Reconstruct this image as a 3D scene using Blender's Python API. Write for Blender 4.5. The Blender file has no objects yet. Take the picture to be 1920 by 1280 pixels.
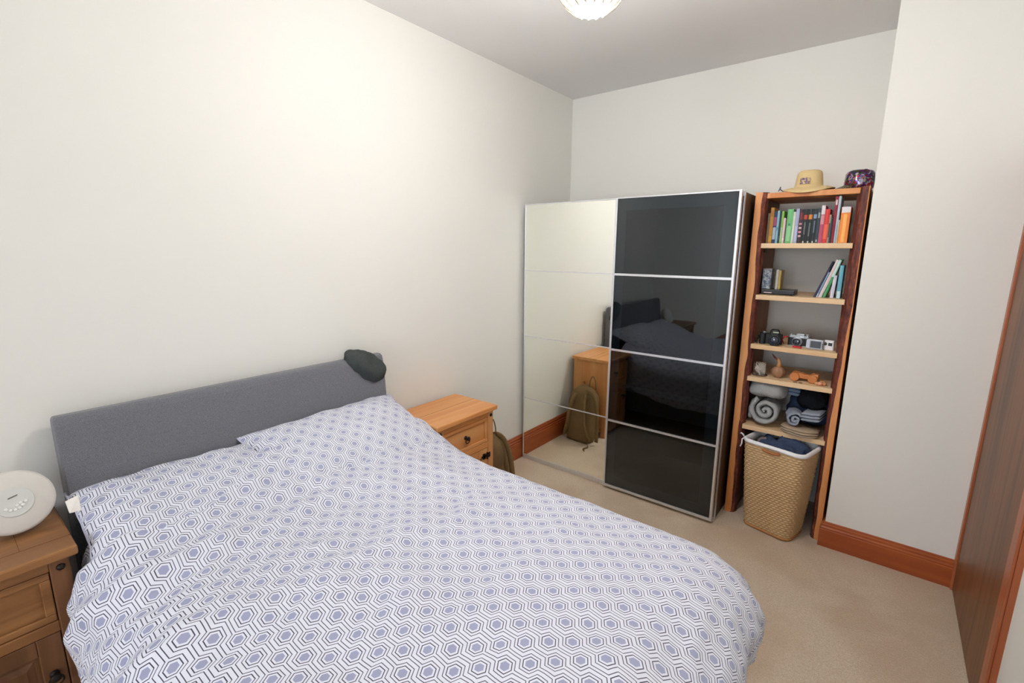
import bpy, bmesh, math, random
from math import pi, sin, cos, tan, sqrt, exp, atan2
from mathutils import Vector, Matrix, noise, Euler
random.seed(7)
SC = bpy.context.scene
COL = SC.collection

# ------------------------------------------------------------------ camera, world, light
CAM = Vector((2.2165, -3.5987, 1.6829))
yw, pt, rl = math.radians(38.3132), math.radians(-11.0503), math.radians(0.3131)
fw = Vector((-sin(yw)*cos(pt), cos(yw)*cos(pt), sin(pt)))
rt = Vector((cos(yw), sin(yw), 0)); up = rt.cross(fw)
r2 = rt*cos(rl)+up*sin(rl); u2 = -rt*sin(rl)+up*cos(rl)
cd = bpy.data.cameras.new('camera'); cam = bpy.data.objects.new('camera', cd); COL.objects.link(cam)
cam.matrix_world = Matrix((( r2.x,u2.x,-fw.x,CAM.x),(r2.y,u2.y,-fw.y,CAM.y),(r2.z,u2.z,-fw.z,CAM.z),(0,0,0,1)))
cd.sensor_width = 36; cd.lens = 884.94/1920*36; cd.clip_start = .02
SC.camera = cam
SC.view_settings.view_transform = 'Standard'; SC.view_settings.look = 'None'
SC.view_settings.gamma = 1; SC.view_settings.use_curve_mapping = False
SC.view_settings.exposure = 0.14
w = bpy.data.worlds.new('sky'); SC.world = w; w.use_nodes = True
w.node_tree.nodes['Background'].inputs[0].default_value = (.75, .86, 1, 1)
w.node_tree.nodes['Background'].inputs[1].default_value = 1.0
WIN = (1.00, 2.55, 0.75, 2.45)            # window opening in the near wall: x0 x1 z0 z1
YN = -7.60
def area(name, loc, rot, sx, sy, power, color):
    l = bpy.data.lights.new(name, 'AREA'); l.shape = 'RECTANGLE'; l.size = sx; l.size_y = sy
    l.energy = power; l.color = color
    o = bpy.data.objects.new(name, l); COL.objects.link(o); o.location = loc; o.rotation_euler = rot
    return o
area('daylight', ((WIN[0]+WIN[1])/2, YN-.28, (WIN[2]+WIN[3])/2), (pi/2, 0, 0), 1.7, 1.8, 84, (.82, .89, 1))
LAMP_E = 150.0
area('ceiling_fill', ((WIN[0]+WIN[1])/2, YN-.75, .55), (pi/2+.75, 0, 0), 1.8, .8, 50, (.88, .94, 1))  # added area light, aimed up through the window to brighten the ceiling

# ------------------------------------------------------------------ material helpers
def lin(c):
    return tuple((v/12.92 if v <= .04045 else ((v+.055)/1.055)**2.4) for v in [x/255 for x in c]) + (1,)
def hx(s):
    return tuple(int(s[i:i+2], 16) for i in (0, 2, 4))
class NT:
    def __init__(s, name):
        s.m = bpy.data.materials.new(name); s.m.use_nodes = True
        s.t = s.m.node_tree; s.b = s.t.nodes['Principled BSDF']; s.out = s.t.nodes['Material Output']
    def n(s, typ, **k):
        q = s.t.nodes.new(typ)
        for a, v in k.items(): setattr(q, a, v)
        return q
    def l(s, a, b): s.t.links.new(a, b)
    def put(s, inp, v):
        if isinstance(v, (int, float)): inp.default_value = v
        else: s.l(v, inp)
    def math(s, op, a, b=None, c=None):
        q = s.n('ShaderNodeMath', operation=op); s.put(q.inputs[0], a)
        if b is not None: s.put(q.inputs[1], b)
        if c is not None: s.put(q.inputs[2], c)
        return q.outputs[0]
    def mix(s, f, a, b):
        q = s.n('ShaderNodeMix', data_type='RGBA'); s.put(q.inputs[0], f)
        for i, v in ((6, a), (7, b)):
            if isinstance(v, tuple): q.inputs[i].default_value = v
            else: s.l(v, q.inputs[i])
        return q.outputs[2]
    def coords(s, kind='Object', scale=(1, 1, 1), rot=(0, 0, 0)):
        t = s.n('ShaderNodeTexCoord'); m = s.n('ShaderNodeMapping'); s.l(t.outputs[kind], m.inputs[0])
        m.inputs['Scale'].default_value = scale; m.inputs['Rotation'].default_value = rot
        return m.outputs[0]
    def noise(s, vec, scale, detail=3, rough=.5, dist=0):
        q = s.n('ShaderNodeTexNoise'); s.l(vec, q.inputs['Vector'])
        q.inputs['Scale'].default_value = scale; q.inputs['Detail'].default_value = detail
        q.inputs['Roughness'].default_value = rough; q.inputs['Distortion'].default_value = dist
        return q.outputs['Fac']
    def ramp(s, f, stops):
        q = s.n('ShaderNodeValToRGB'); s.l(f, q.inputs[0]); e = q.color_ramp.elements
        while len(e) < len(stops): e.new(.5)
        for el, (p, c) in zip(e, stops): el.position = p; el.color = c
        return q.outputs[0]
    def bump(s, h, strength=.3, dist=.01):
        q = s.n('ShaderNodeBump'); s.l(h, q.inputs['Height'])
        q.inputs['Strength'].default_value = strength; q.inputs['Distance'].default_value = dist
        s.l(q.outputs[0], s.b.inputs['Normal'])
    def col(s, v):
        if isinstance(v, tuple): s.b.inputs['Base Color'].default_value = v
        else: s.l(v, s.b.inputs['Base Color'])
    def set(s, rough=.5, metal=0, spec=.5):
        s.b.inputs['Roughness'].default_value = rough; s.b.inputs['Metallic'].default_value = metal
        s.b.inputs['Specular IOR Level'].default_value = spec
_pc = {}
def plain(color, rough=.6, metal=0, spec=.4, var=.08, nscale=60):
    """a small-scale mottled paint, cloth or plastic"""
    key = (color, rough, metal, var, nscale)
    if key in _pc: return _pc[key]
    t = NT('paint_'+color); c = lin(hx(color)); v = t.coords()
    f = t.noise(v, nscale, 2)
    a = tuple(min(1, x*(1-var)) for x in c[:3])+(1,); b = tuple(min(1, x*(1+var)) for x in c[:3])+(1,)
    t.col(t.mix(f, a, b)); t.set(rough, metal, spec)
    _pc[key] = t.m
    return t.m
def wood(name, c1, c2, c3, grain='y', scale=1.0, rough=.4, knots=False, spec=.4, bump=.1):
    t = NT(name); s = {'x': (.06, 1, 1), 'y': (1, .06, 1), 'z': (1, 1, .06)}[grain]
    v = t.coords('Object', tuple(a*scale for a in s))
    f1 = t.noise(v, 38, 5, .6, .6); f2 = t.noise(v, 9, 3, .5, 1.2)
    col = t.mix(f1, lin(hx(c1)), lin(hx(c2)))
    col = t.mix(t.ramp(f2, [(.42, (0, 0, 0, 1)), (.7, (1, 1, 1, 1))]), col, lin(hx(c3)))
    if knots:
        vo = t.n('ShaderNodeTexVoronoi'); t.l(t.coords('Object', (1, 1, 1)), vo.inputs['Vector']); vo.inputs['Scale'].default_value = 5.5
        k = t.ramp(vo.outputs['Distance'], [(.05, (1, 1, 1, 1)), (.11, (0, 0, 0, 1))])
        col = t.mix(t.math('MULTIPLY', k, .75), col, lin(hx('5a2d14')))
    t.col(col); t.set(rough, 0, spec); t.bump(f1, bump, .002)
    return t.m
M = {}
def build_mats():
    t = NT('wall_paint'); v = t.coords(); f = t.noise(v, 260, 3)
    t.col(t.mix(t.noise(v, 1.3, 2), lin((231, 229, 222)), lin((235, 233, 227)))); t.set(.7, 0, .25); t.bump(f, .08, .001); M['wall'] = t.m
    t = NT('ceiling_paint'); v = t.coords(); f = t.noise(v, 200, 3)
    t.col(t.mix(t.noise(v, 1.1, 2), lin((236, 235, 234)), lin((240, 239, 238)))); t.set(.8, 0, .2); t.bump(f, .08, .001); M['ceil'] = t.m
    t = NT('carpet'); v = t.coords()
    fa = t.noise(v, 330, 2, .7); fb = t.noise(v, 90, 3, .6); fc = t.noise(v, 2.2, 3, .5, .4)
    c = t.mix(t.ramp(fa, [(.3, (0, 0, 0, 1)), (.7, (1, 1, 1, 1))]), lin((206, 168, 134)), lin((255, 253, 236)))
    c = t.mix(t.math('MULTIPLY', t.ramp(fb, [(.35, (0, 0, 0, 1)), (.65, (1, 1, 1, 1))]), .45), c, lin((212, 180, 150)))
    c = t.mix(t.math('MULTIPLY', t.ramp(fc, [(.40, (0, 0, 0, 1)), (.6, (1, 1, 1, 1))]), .5), c, lin((204, 176, 148)))
    t.col(c); t.set(.95, 0, .1)
    t.bump(t.math('ADD', fa, t.math('MULTIPLY', fb, 1.2)), .9, .006); M['carpet'] = t.m
    M['skirt'] = wood('varnished_skirting', 'a2512a', '8c4220', 'b3602f', 'x', 1, .35)
    M['skirty'] = wood('varnished_skirting_long', 'a2512a', '8c4220', 'b3602f', 'y', 1, .35)
    M['archi'] = wood('varnished_architrave', 'a65a38', '8e4a2a', 'b86a42', 'z', 1, .35)
    M['door'] = wood('dark_door_veneer', '6b4429', '8c5c3a', '553622', 'z', 1.1, .42, spec=.35)
    M['pine'] = wood('waxed_pine', 'dc9a5e', 'cc8448', 'e2a76c', 'y', 1, .38, bump=.06)
    M['pinez'] = wood('waxed_pine_upright', 'd4945a', 'c27e46', 'dba168', 'z', 1, .42, knots=True, bump=.06)
    M['pinex'] = wood('waxed_pine_side', 'd4945a', 'c27e46', 'dba168', 'x', 1, .42, bump=.06)
    M['dpine'] = wood('shaded_pine', '96663c', '6a4426', 'a47446', 'y', 1, .42, bump=.06)  # same pine as the other cabinet, dim corner's shade painted into its colour
    M['dpinez'] = wood('shaded_pine_upright', '734b2c', '50341c', '82583a', 'z', 1, .45, knots=True, bump=.06)  # posts and door darker again, shade put into the colour
    M['shelf'] = wood('pale_shelf_pine', 'e8c69a', 'dcb384', 'efd3ac', 'x', 1, .55, bump=.05)
    M['sawn'] = wood('oiled_sawn_edge', 'd3884e', 'bf7038', 'dfa066', 'z', .8, .5, bump=.05)
    M['slab'] = wood('brown_board_face', '84604a', '6f4e3c', '92694c', 'z', .8, .6)
    M['bwood'] = wood('black_brown_foil', '3e2c22', '4a3629', '33241c', 'z', 1, .45)
    t = NT('bark_edge'); v = t.coords('Object', (1, 1, .35)); f = t.noise(v, 60, 5, .65); g = t.noise(v, 16, 3, .6)
    c = t.ramp(f, [(.3, lin((58, 26, 20))), (.52, lin((112, 52, 38))), (.62, lin((140, 66, 44))), (.75, lin((196, 130, 92)))])
    t.col(t.mix(t.math('MULTIPLY', g, .6), c, lin((78, 38, 30)))); t.set(.6); t.bump(f, .8, .006); M['bark'] = t.m
    t = NT('grey_weave'); v = t.coords(); f = t.noise(v, 520, 2, .7); g = t.noise(v, 130, 2)
    t.col(t.mix(t.ramp(f, [(.3, (0, 0, 0, 1)), (.7, (1, 1, 1, 1))]), lin((86, 87, 92)), lin((136, 136, 142)))); t.set(.9, 0, .15)
    t.b.inputs['Sheen Weight'].default_value = .3; t.bump(f, .5, .002); M['weave'] = t.m
    # dark glass: a real tinted pane, glossy on the front
    t = NT('dark_glass'); tr = t.n('ShaderNodeBsdfTransparent'); tr.inputs[0].default_value = (.44, .46, .47, 1)
    gl = t.n('ShaderNodeBsdfGlossy'); gl.inputs['Roughness'].default_value = .02; gl.inputs[0].default_value = (.9, .95, 1, 1)
    fr = t.n('ShaderNodeFresnel'); fr.inputs[0].default_value = 1.65
    mx = t.n('ShaderNodeMixShader'); t.l(t.math('MULTIPLY', fr.outputs[0], 1.0), mx.inputs[0]); t.l(tr.outputs[0], mx.inputs[1]); t.l(gl.outputs[0], mx.inputs[2])
    t.l(mx.outputs[0], t.out.inputs[0]); M['dglass'] = t.m
    t = NT('mirror_glass'); t.col((.97, .985, .93, 1)); t.set(.005, 1, .5); M['mirror'] = t.m
    t = NT('brushed_aluminium'); v = t.coords('Object', (1, 1, .05)); t.col(t.mix(t.noise(v, 90, 2), (.70, .70, .72, 1), (.82, .82, .84, 1))); t.set(.35, .75, .5); M['alu'] = t.m
    # basket
    t = NT('seagrass'); v = t.coords('UV', (1, 1, 1)); vo = t.coords()
    f = t.noise(v, 55, 3, .7); g = t.noise(vo, 160, 3, .6)
    c = t.mix(t.ramp(f, [(.3, (0, 0, 0, 1)), (.7, (1, 1, 1, 1))]), lin((160, 122, 80)), lin((228, 200, 156)))
    t.col(t.mix(t.math('MULTIPLY', g, .6), c, lin((206, 172, 128)))); t.set(.6, 0, .3); t.bump(g, .3, .002); M['grass'] = t.m
    # straw hat
    t = NT('straw'); v = t.coords('Object', (1, 1, 3)); f = t.noise(v, 180, 2, .6)
    t.col(t.mix(f, lin((196, 166, 110)), lin((230, 206, 156)))); t.set(.75); t.bump(f, .4, .002); M['straw'] = t.m
    # sequins
    t = NT('sequins'); vo = t.n('ShaderNodeTexVoronoi'); t.l(t.coords(), vo.inputs['Vector']); vo.inputs['Scale'].default_value = 105
    sp = t.n('ShaderNodeSeparateColor'); t.l(vo.outputs['Color'], sp.inputs[0])
    big = t.noise(t.coords(), 26, 1, .5, .3); fsq = t.math('ADD', t.math('MULTIPLY', sp.outputs[0], .35), t.math('MULTIPLY', big, .72))
    t.col(t.ramp(fsq, [(.30, lin((150, 30, 26))), (.38, lin((40, 30, 40))), (.45, lin((60, 110, 50))), (.52, lin((110, 30, 90))), (.58, lin((60, 60, 150))), (.66, lin((190, 186, 190))), (.74, lin((160, 40, 40)))])); t.set(.2, .85, .5)
    nm = t.n('ShaderNodeBump'); t.l(sp.outputs[1], nm.inputs['Height']); nm.inputs['Strength'].default_value = 1; nm.inputs['Distance'].default_value = .01
    t.l(nm.outputs[0], t.b.inputs['Normal']); M['sequin'] = t.m
    for nm_, a, b in (('knit_grey', (134, 138, 144), (204, 202, 196)), ('knit_blue', (128, 136, 150), (176, 182, 194)), ('knit_beige', (158, 136, 114), (204, 182, 156)), ('knit_black', (18, 20, 24), (34, 36, 42)), ('cloth_navy', (16, 24, 46), (84, 98, 128)), ('cloth_sky', (120, 138, 164), (146, 164, 190)), ('knit_hat', (46, 52, 56), (88, 92, 88)), ('olive', (98, 78, 52), (142, 116, 82)), ('cloth_mauve', (120, 108, 112), (168, 160, 160))):
        t = NT(nm_); v = t.coords('Object', (1, 1, 1)); f = t.noise(v, 170, 3, .7); g = t.noise(v, 24, 2)
        t.col(t.mix(t.math('ADD', t.math('MULTIPLY', f, .7), t.math('MULTIPLY', g, .3)), lin(a), lin(b))); t.set(.95, 0, .1)
        if nm_ in ('olive', 'knit_hat', 'cloth_navy'): t.bump(f, .6, .003)
        else:
            wv = t.n('ShaderNodeTexWave'); t.l(v, wv.inputs['Vector']); wv.inputs['Scale'].default_value = 90; wv.inputs['Distortion'].default_value = 3; t.bump(wv.outputs['Fac'], .5, .003)
        M[nm_] = t.m
    t = NT('lamp_glass'); t.col((1, .95, .85, 1)); t.b.inputs['Emission Color'].default_value = (1, .985, .965, 1); t.b.inputs['Emission Strength'].default_value = LAMP_E; M['lampglow'] = t.m
    t = NT('window_glass'); tr = t.n('ShaderNodeBsdfTransparent'); t.l(tr.outputs[0], t.out.inputs[0]); M['wglass'] = t.m
    t = NT('clear_glass'); t.col((1, 1, 1, 1)); t.set(.02); t.b.inputs['Transmission Weight'].default_value = 1; t.b.inputs['IOR'].default_value = 1.3; M['clear'] = t.m
    # hexagon print, drawn in cloth coordinates (UV in metres)
    t = NT('hexagon_print'); tc = t.n('ShaderNodeTexCoord'); sx = t.n('ShaderNodeSeparateXYZ'); t.l(tc.outputs['UV'], sx.inputs[0])
    e = .0192; LX = 4.7*e; LY = 4.04*e; R1 = .0166; R2 = .0241; DL = .0041; RC = .0108
    U = sx.outputs[0]; V = sx.outputs[1]
    def cell(ou, ov):
        def fold(c, L, o):
            q = t.math('ADD', c, o*L); q = t.math('DIVIDE', q, L); fr_ = t.math('FRACT', q)
            return t.math('MULTIPLY', t.math('ABSOLUTE', t.math('SUBTRACT', fr_, .5)), L)
        a = fold(U, LX, ou); b = fold(V, LY, ov)
        h = t.math('MAXIMUM', b, t.math('ADD', t.math('MULTIPLY', b, .5), t.math('MULTIPLY', a, .8660)))
        r = t.math('MINIMUM', t.math('SUBTRACT', h, R2), t.math('SUBTRACT', b, DL))
        return h, t.math('ABSOLUTE', r)
    h1, g1 = cell(0, 0); h2, g2 = cell(.5, .5)
    h = t.math('MINIMUM', h1, h2); g = t.math('MINIMUM', g1, g2)
    def soft(x, w_):     # 1 inside |x|<w, short ramp
        q = t.n('ShaderNodeMapRange'); t.put(q.inputs[0], x); q.inputs[1].default_value = w_*.8; q.inputs[2].default_value = w_*1.2; q.inputs[3].default_value = 1; q.inputs[4].default_value = 0
        return q.outputs[0]
    line = t.math('MAXIMUM', soft(g, .00095), soft(t.math('ABSOLUTE', t.math('SUBTRACT', h, R1)), .00115))
    fill = soft(t.math('SUBTRACT', h, RC-.001), .001)
    c = t.mix(fill, lin((228, 229, 240)), lin((162, 164, 192)))
    c = t.mix(line, c, lin((74, 70, 88)))
    t.col(c); t.set(.85, 0, .15)
    v = t.coords(); t.bump(t.noise(v, 700, 2), .15, .001); M['hex'] = t.m
build_mats()

# ------------------------------------------------------------------ mesh helpers
class MB:
    def __init__(s): s.v = []; s.f = []; s.m = []; s.uv = {}
    def add(s, vs, fs, mi=0, T=None, uvs=None):
        o = len(s.v)
        for p in vs: s.v.append(tuple(T @ Vector(p)) if T is not None else tuple(p))
        for k, f in enumerate(fs):
            if uvs is not None:
                s.uv[len(s.f)] = [uvs[i] for i in f]
            s.f.append(tuple(i+o for i in f)); s.m.append(mi if not isinstance(mi, list) else mi[k])
        return s
    def box(s, x0, x1, y0, y1, z0, z1, mi=0, T=None):
        vs = [(x0,y0,z0),(x1,y0,z0),(x1,y1,z0),(x0,y1,z0),(x0,y0,z1),(x1,y0,z1),(x1,y1,z1),(x0,y1,z1)]
        return s.add(vs, [(0,3,2,1),(4,5,6,7),(0,1,5,4),(1,2,6,5),(2,3,7,6),(3,0,4,7)], mi, T)
    def loft(s, rings, mi=0, caps=True, closed=True, T=None, uvf=None):
        n = len(rings[0]); vs = [p for r in rings for p in r]; fs = []; uv = []
        for i in range(len(rings)-1):
            for j in range(n if closed else n-1):
                k = (j+1) % n
                fs.append((i*n+j, i*n+k, (i+1)*n+k, (i+1)*n+j))
        if caps and closed:
            fs.append(tuple(range(n-1, -1, -1))); fs.append(tuple((len(rings)-1)*n+j for j in range(n)))
        return s.add(vs, fs, mi, T)
    def lathe(s, prof, n=32, mi=0, T=None):
        rings = [[(r*cos(2*pi*j/n), r*sin(2*pi*j/n), z) for j in range(n)] for r, z in prof]
        return s.loft(rings, mi, True, True, T)
    def tube(s, pts, r, n=8, mi=0, flat=1.0, T=None):
        pts = [Vector(p) for p in pts]; rings = []
        prev = None
        for i, p in enumerate(pts):
            d = (pts[min(i+1, len(pts)-1)]-pts[max(i-1, 0)]).normalized()
            a = prev if prev is not None else (Vector((0, 0, 1)) if abs(d.z) < .9 else Vector((1, 0, 0)))
            a = (a - d*a.dot(d)).normalized(); b = d.cross(a); prev = a
            rr = r[i] if isinstance(r, (list, tuple)) else r
            rings.append([tuple(p+a*(rr*cos(2*pi*j/n))+b*(rr*flat*sin(2*pi*j/n))) for j in range(n)])
        return s.loft(rings, mi, True, True, T)
    def prism(s, poly, axis, a, b, mi=0, T=None):
        """poly: 2-D points in the plane normal to axis, extruded a..b"""
        def P(p, t): return {'x': (t, p[0], p[1]), 'y': (p[0], t, p[1]), 'z': (p[0], p[1], t)}[axis]
        n = len(poly); vs = [P(p, a) for p in poly]+[P(p, b) for p in poly]
        fs = [(i, (i+1) % n, n+(i+1) % n, n+i) for i in range(n)]+[tuple(range(n-1, -1, -1)), tuple(range(n, 2*n))]
        return s.add(vs, fs, mi, T)
    def build(s, name, mats, parent=None, bevel=0, smooth=False, loc=None, rotz=0, origin=None, seg=2, norm=True):
        me = bpy.data.meshes.new(name)
        vs = s.v
        if origin is not None: vs = [(a-origin[0], b-origin[1], c-origin[2]) for a, b, c in vs]
        me.from_pydata(vs, [], s.f)
        if not isinstance(mats, (list, tuple)): mats = [mats]
        for m_ in mats: me.materials.append(m_)
        for p, mi in zip(me.polygons, s.m): p.material_index = mi; p.use_smooth = smooth
        if s.uv:
            ul = me.uv_layers.new(name='UVMap')
            for fi, u in s.uv.items():
                for li, q in zip(me.polygons[fi].loop_indices, u): ul.data[li].uv = q
        if norm:
            bm = bmesh.new(); bm.from_mesh(me); bmesh.ops.recalc_face_normals(bm, faces=bm.faces); bm.to_mesh(me); bm.free()
        me.update()
        o = bpy.data.objects.new(name, me); COL.objects.link(o)
        if parent: o.parent = parent
        if loc is not None: o.location = loc
        elif origin is not None: o.location = Vector(origin) - (parent.location if parent and not parent.parent else Vector((0,0,0)))
        o.rotation_euler.z = rotz
        if bevel:
            b = o.modifiers.new('bevel', 'BEVEL'); b.width = bevel; b.segments = seg; b.limit_method = 'ANGLE'; b.angle_limit = .6
        return o
def tag(o, label, cat, group=None, kind=None):
    o['label'] = label; o['category'] = cat
    if group: o['group'] = group
    if kind: o['kind'] = kind
    return o
def thing(name, label, cat, loc=(0,0,0), rotz=0, group=None):
    o = bpy.data.objects.new(name, None); COL.objects.link(o); o.location = loc; o.rotation_euler.z = rotz
    o.empty_display_size = .05
    return tag(o, label, cat, group)
def struct(o): o['kind'] = 'structure'; return o
def at0(x, y, z, rz=0): return Matrix.Translation((x, y, z)) @ Matrix.Rotation(rz, 4, 'Z')
def nz(x, y, z=0): return noise.noise(Vector((x, y, z)))
def rrect(w, d, r, n=6):
    pts = []
    for cx, cy, a0 in ((w/2-r, d/2-r, 0), (-w/2+r, d/2-r, pi/2), (-w/2+r, -d/2+r, pi), (w/2-r, -d/2+r, 3*pi/2)):
        for i in range(n+1): a = a0+i*pi/2/n; pts.append((cx+r*cos(a), cy+r*sin(a)))
    return pts

# ------------------------------------------------------------------ the room
H = 2.8946; XD = 2.673; YB = -.5202; XB = 2.1034
def room():
    struct(MB().box(-.2, XD+.2, YN-.2, .2, -.1, 0).build('floor', M['carpet']))
    struct(MB().box(-.2, XD+.2, YN-.2, .2, H, H+.1).build('ceiling', M['ceil']))
    struct(MB().box(-.15, 0, YN-.15, .15, 0, H).build('wall_left', M['wall']))
    struct(MB().box(0, XB, 0, .15, 0, H).build('wall_far', M['wall']))
    struct(MB().box(XB, XD, YB, .15, 0, H).build('wall_chimney', M['wall'], bevel=.004))
    # right wall with the doorway
    y0, y1 = YB-.055, -1.44          # clear opening
    b = MB(); b.box(XD, XD+.15, YN-.15, y1, 0, H); b.box(XD, XD+.15, y1, y0, 2.06, H); b.box(XD, XD+.15, y0, .15, 0, H)
    struct(b.build('wall_right', M['wall']))
    x0, x1, z0, z1 = WIN
    b = MB(); b.box(0, x0, YN-.15, YN, 0, H); b.box(x1, XD, YN-.15, YN, 0, H); b.box(x0, x1, YN-.15, YN, 0, z0); b.box(x0, x1, YN-.15, YN, z1, H)
    struct(b.build('wall_near', M['wall']))
    wn = bpy.data.objects.new('window_1', None); COL.objects.link(wn); struct(wn); wn.location = (x0, YN-.08, z0)
    b = MB(); t = .05; W = x1-x0; Z = z1-z0
    for a in ((0, W, 0, t), (0, W, Z-t, Z), (0, t, t, Z-t), (W-t, W, t, Z-t), (W/2-t/2, W/2+t/2, t, Z-t)): b.box(a[0], a[1], -.03, .03, a[2], a[3])
    b.build('window_frame', plain('f0f0ee', .4), wn, .003)
    MB().box(t, W-t, -.004, .004, t, Z-t).build('pane', M['wglass'], wn)
    # skirting
    def prof(h, d=.022):
        return [(0, 0), (d, 0), (d, h*.70), (d-.004, h*.72), (d-.003, h*.78), (d-.009, h*.82), (d-.008, h*.90), (d-.014, h*.93), (d-.015, h*.985), (d-.018, h), (0, h)]
    struct(MB().prism(prof(.190), 'y', YN, 0).build('baseboard_left', M['skirty'], bevel=.001))
    b = MB(); P = prof(.149); n = len(P); x0_, x1_ = XB-.022, XD
    rings = [[(XB-p[0], 0, p[1]) for p in P], [(XB-p[0], YB-p[0], p[1]) for p in P], [(XD, YB-p[0], p[1]) for p in P]]
    b.loft(rings); struct(b.build('baseboard_chimney', M['skirt']))
    struct(MB().prism([(XD-p[0], p[1]) for p in P], 'y', YN, -1.52).build('baseboard_right', M['skirty']))
    # door with wide varnished casing
    d = bpy.data.objects.new('door_1', None); COL.objects.link(d); struct(d); d.location = (XD, -1.0, 0)
    b = MB()
    b.box(-.018, .03, .44, .478, 0, 2.10); b.box(-.018, .03, -.515, -.405, 0, 2.10); b.box(-.018, .03, -.405, .44, 2.0, 2.10)
    b.box(-.026, -.018, -.515, -.495, 0, 2.10)
    b.build('architrave', M['archi'], d, .003)
    MB().box(-.010, .035, -.402, .438, .006, 1.998).build('door_leaf', M['door'], d, .002)
room()

# ------------------------------------------------------------------ ceiling lamp
def pendant():
    c = Vector((1.345, -2.085, 2.557)); R = .118
    t = thing('pendant_lamp', 'lit round white ribbed pendant lamp hanging from the ceiling', 'lamp', (c.x, c.y, H))
    dz = c.z-H
    MB().lathe([(0, 0), (.05, 0), (.05, -.012), (.02, -.03), (0, -.03)], 24).build('ceiling_rose', plain('f2f0ea', .4), t, smooth=True)
    MB().tube([(0, 0, -.03), (0, 0, dz+R*.9)], .0035, 8).build('flex', plain('eeece6', .5), t, smooth=True)
    pr = [(max(.001, R*.94*sin(pi*i/28)), dz-R*1.01*cos(pi*i/28)) for i in range(29)]
    MB().lathe(pr, 40).build('glass_globe', M['lampglow'], t, smooth=True)
    b = MB(); N = 14
    for k in range(N):
        a = 2*pi*k/N; rings = []
        for i in range(3, 19):
            th = pi*i/20; wd = .0145*sin(th)**1.1+.0002
            r = R*sin(th); z = dz-R*cos(th)
            ctr = Vector((r*cos(a), r*sin(a), z)); tn = Vector((-sin(a), cos(a), 0)); nn = Vector((sin(th)*cos(a), sin(th)*sin(a), -cos(th)))
            rings.append([tuple(ctr+tn*wd), tuple(ctr+nn*.006), tuple(ctr-tn*wd), tuple(ctr-nn*.003)])
        b.loft(rings)
    b.build('shade_ribs', plain('e8dcc0', .6), t, smooth=True)
pendant()

# ------------------------------------------------------------------ bed
def bed():
    t = thing('bed', 'double bed frame with grey upholstered headboard against the left wall', 'bed', (.05, -2.72, 0))
    oy = 2.72
    # headboard side profile (x,z), slightly rolled back at the top
    pr = [(-.02, .10), (-.02, 1.02), (-.02, 1.09), (-.012, 1.112), (.004, 1.120), (.030, 1.120), (.044, 1.113), (.052, 1.09), (.060, 1.02), (.068, .92), (.078, .80), (.085, .60), (.09, .10)]
    b = MB(); rings = []
    ys = [-3.378+.0, -3.372]+[-3.36+i*.0645 for i in range(21)]+[-2.064, -2.058]
    for i, y in enumerate(ys):
        k = .93 if i in (0, len(ys)-1) else 1
        rings.append([((x-.03)*k+.03, y+oy, (z-.6)*(.995 if k < 1 else 1)+.6) for x, z in pr])
    b.loft(rings); b.build('headboard', M['weave'], t, .006, smooth=False)
    b = MB(); b.box(.09, 1.90, .62, .655, .12, .34); b.box(.09, 1.90, -.655, -.62, .12, .34); b.box(1.865, 1.90, -.62, .62, .12, .34); b.box(.09, 1.865, -.62, .62, .20, .30)
    b.build('bed_base', M['weave'], t, .01)
    for x in (.14, 1.82):
        for y in (-.6, .6):
            MB().lathe([(.02, 0), (.028, .12)], 14, T=Matrix.Translation((x, y, 0))).build('leg', plain('2a2420', .5), t)
    m = MB(); rings = []
    for z, k in ((.305, .97), (.32, 1), (.56, 1), (.585, .985), (.595, .96)):
        rings.append([(1.03+x*k, -2.72+y*k, z) for x, y in rrect(1.74, 1.28, .07)])
    m.loft(rings); o = m.build('mattress', plain('e9e7e4', .9), None, smooth=False, origin=(1.03, -2.72, .305)); tag(o, 'white mattress on the bed base, beneath the duvet', 'mattress')
bed()

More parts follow.
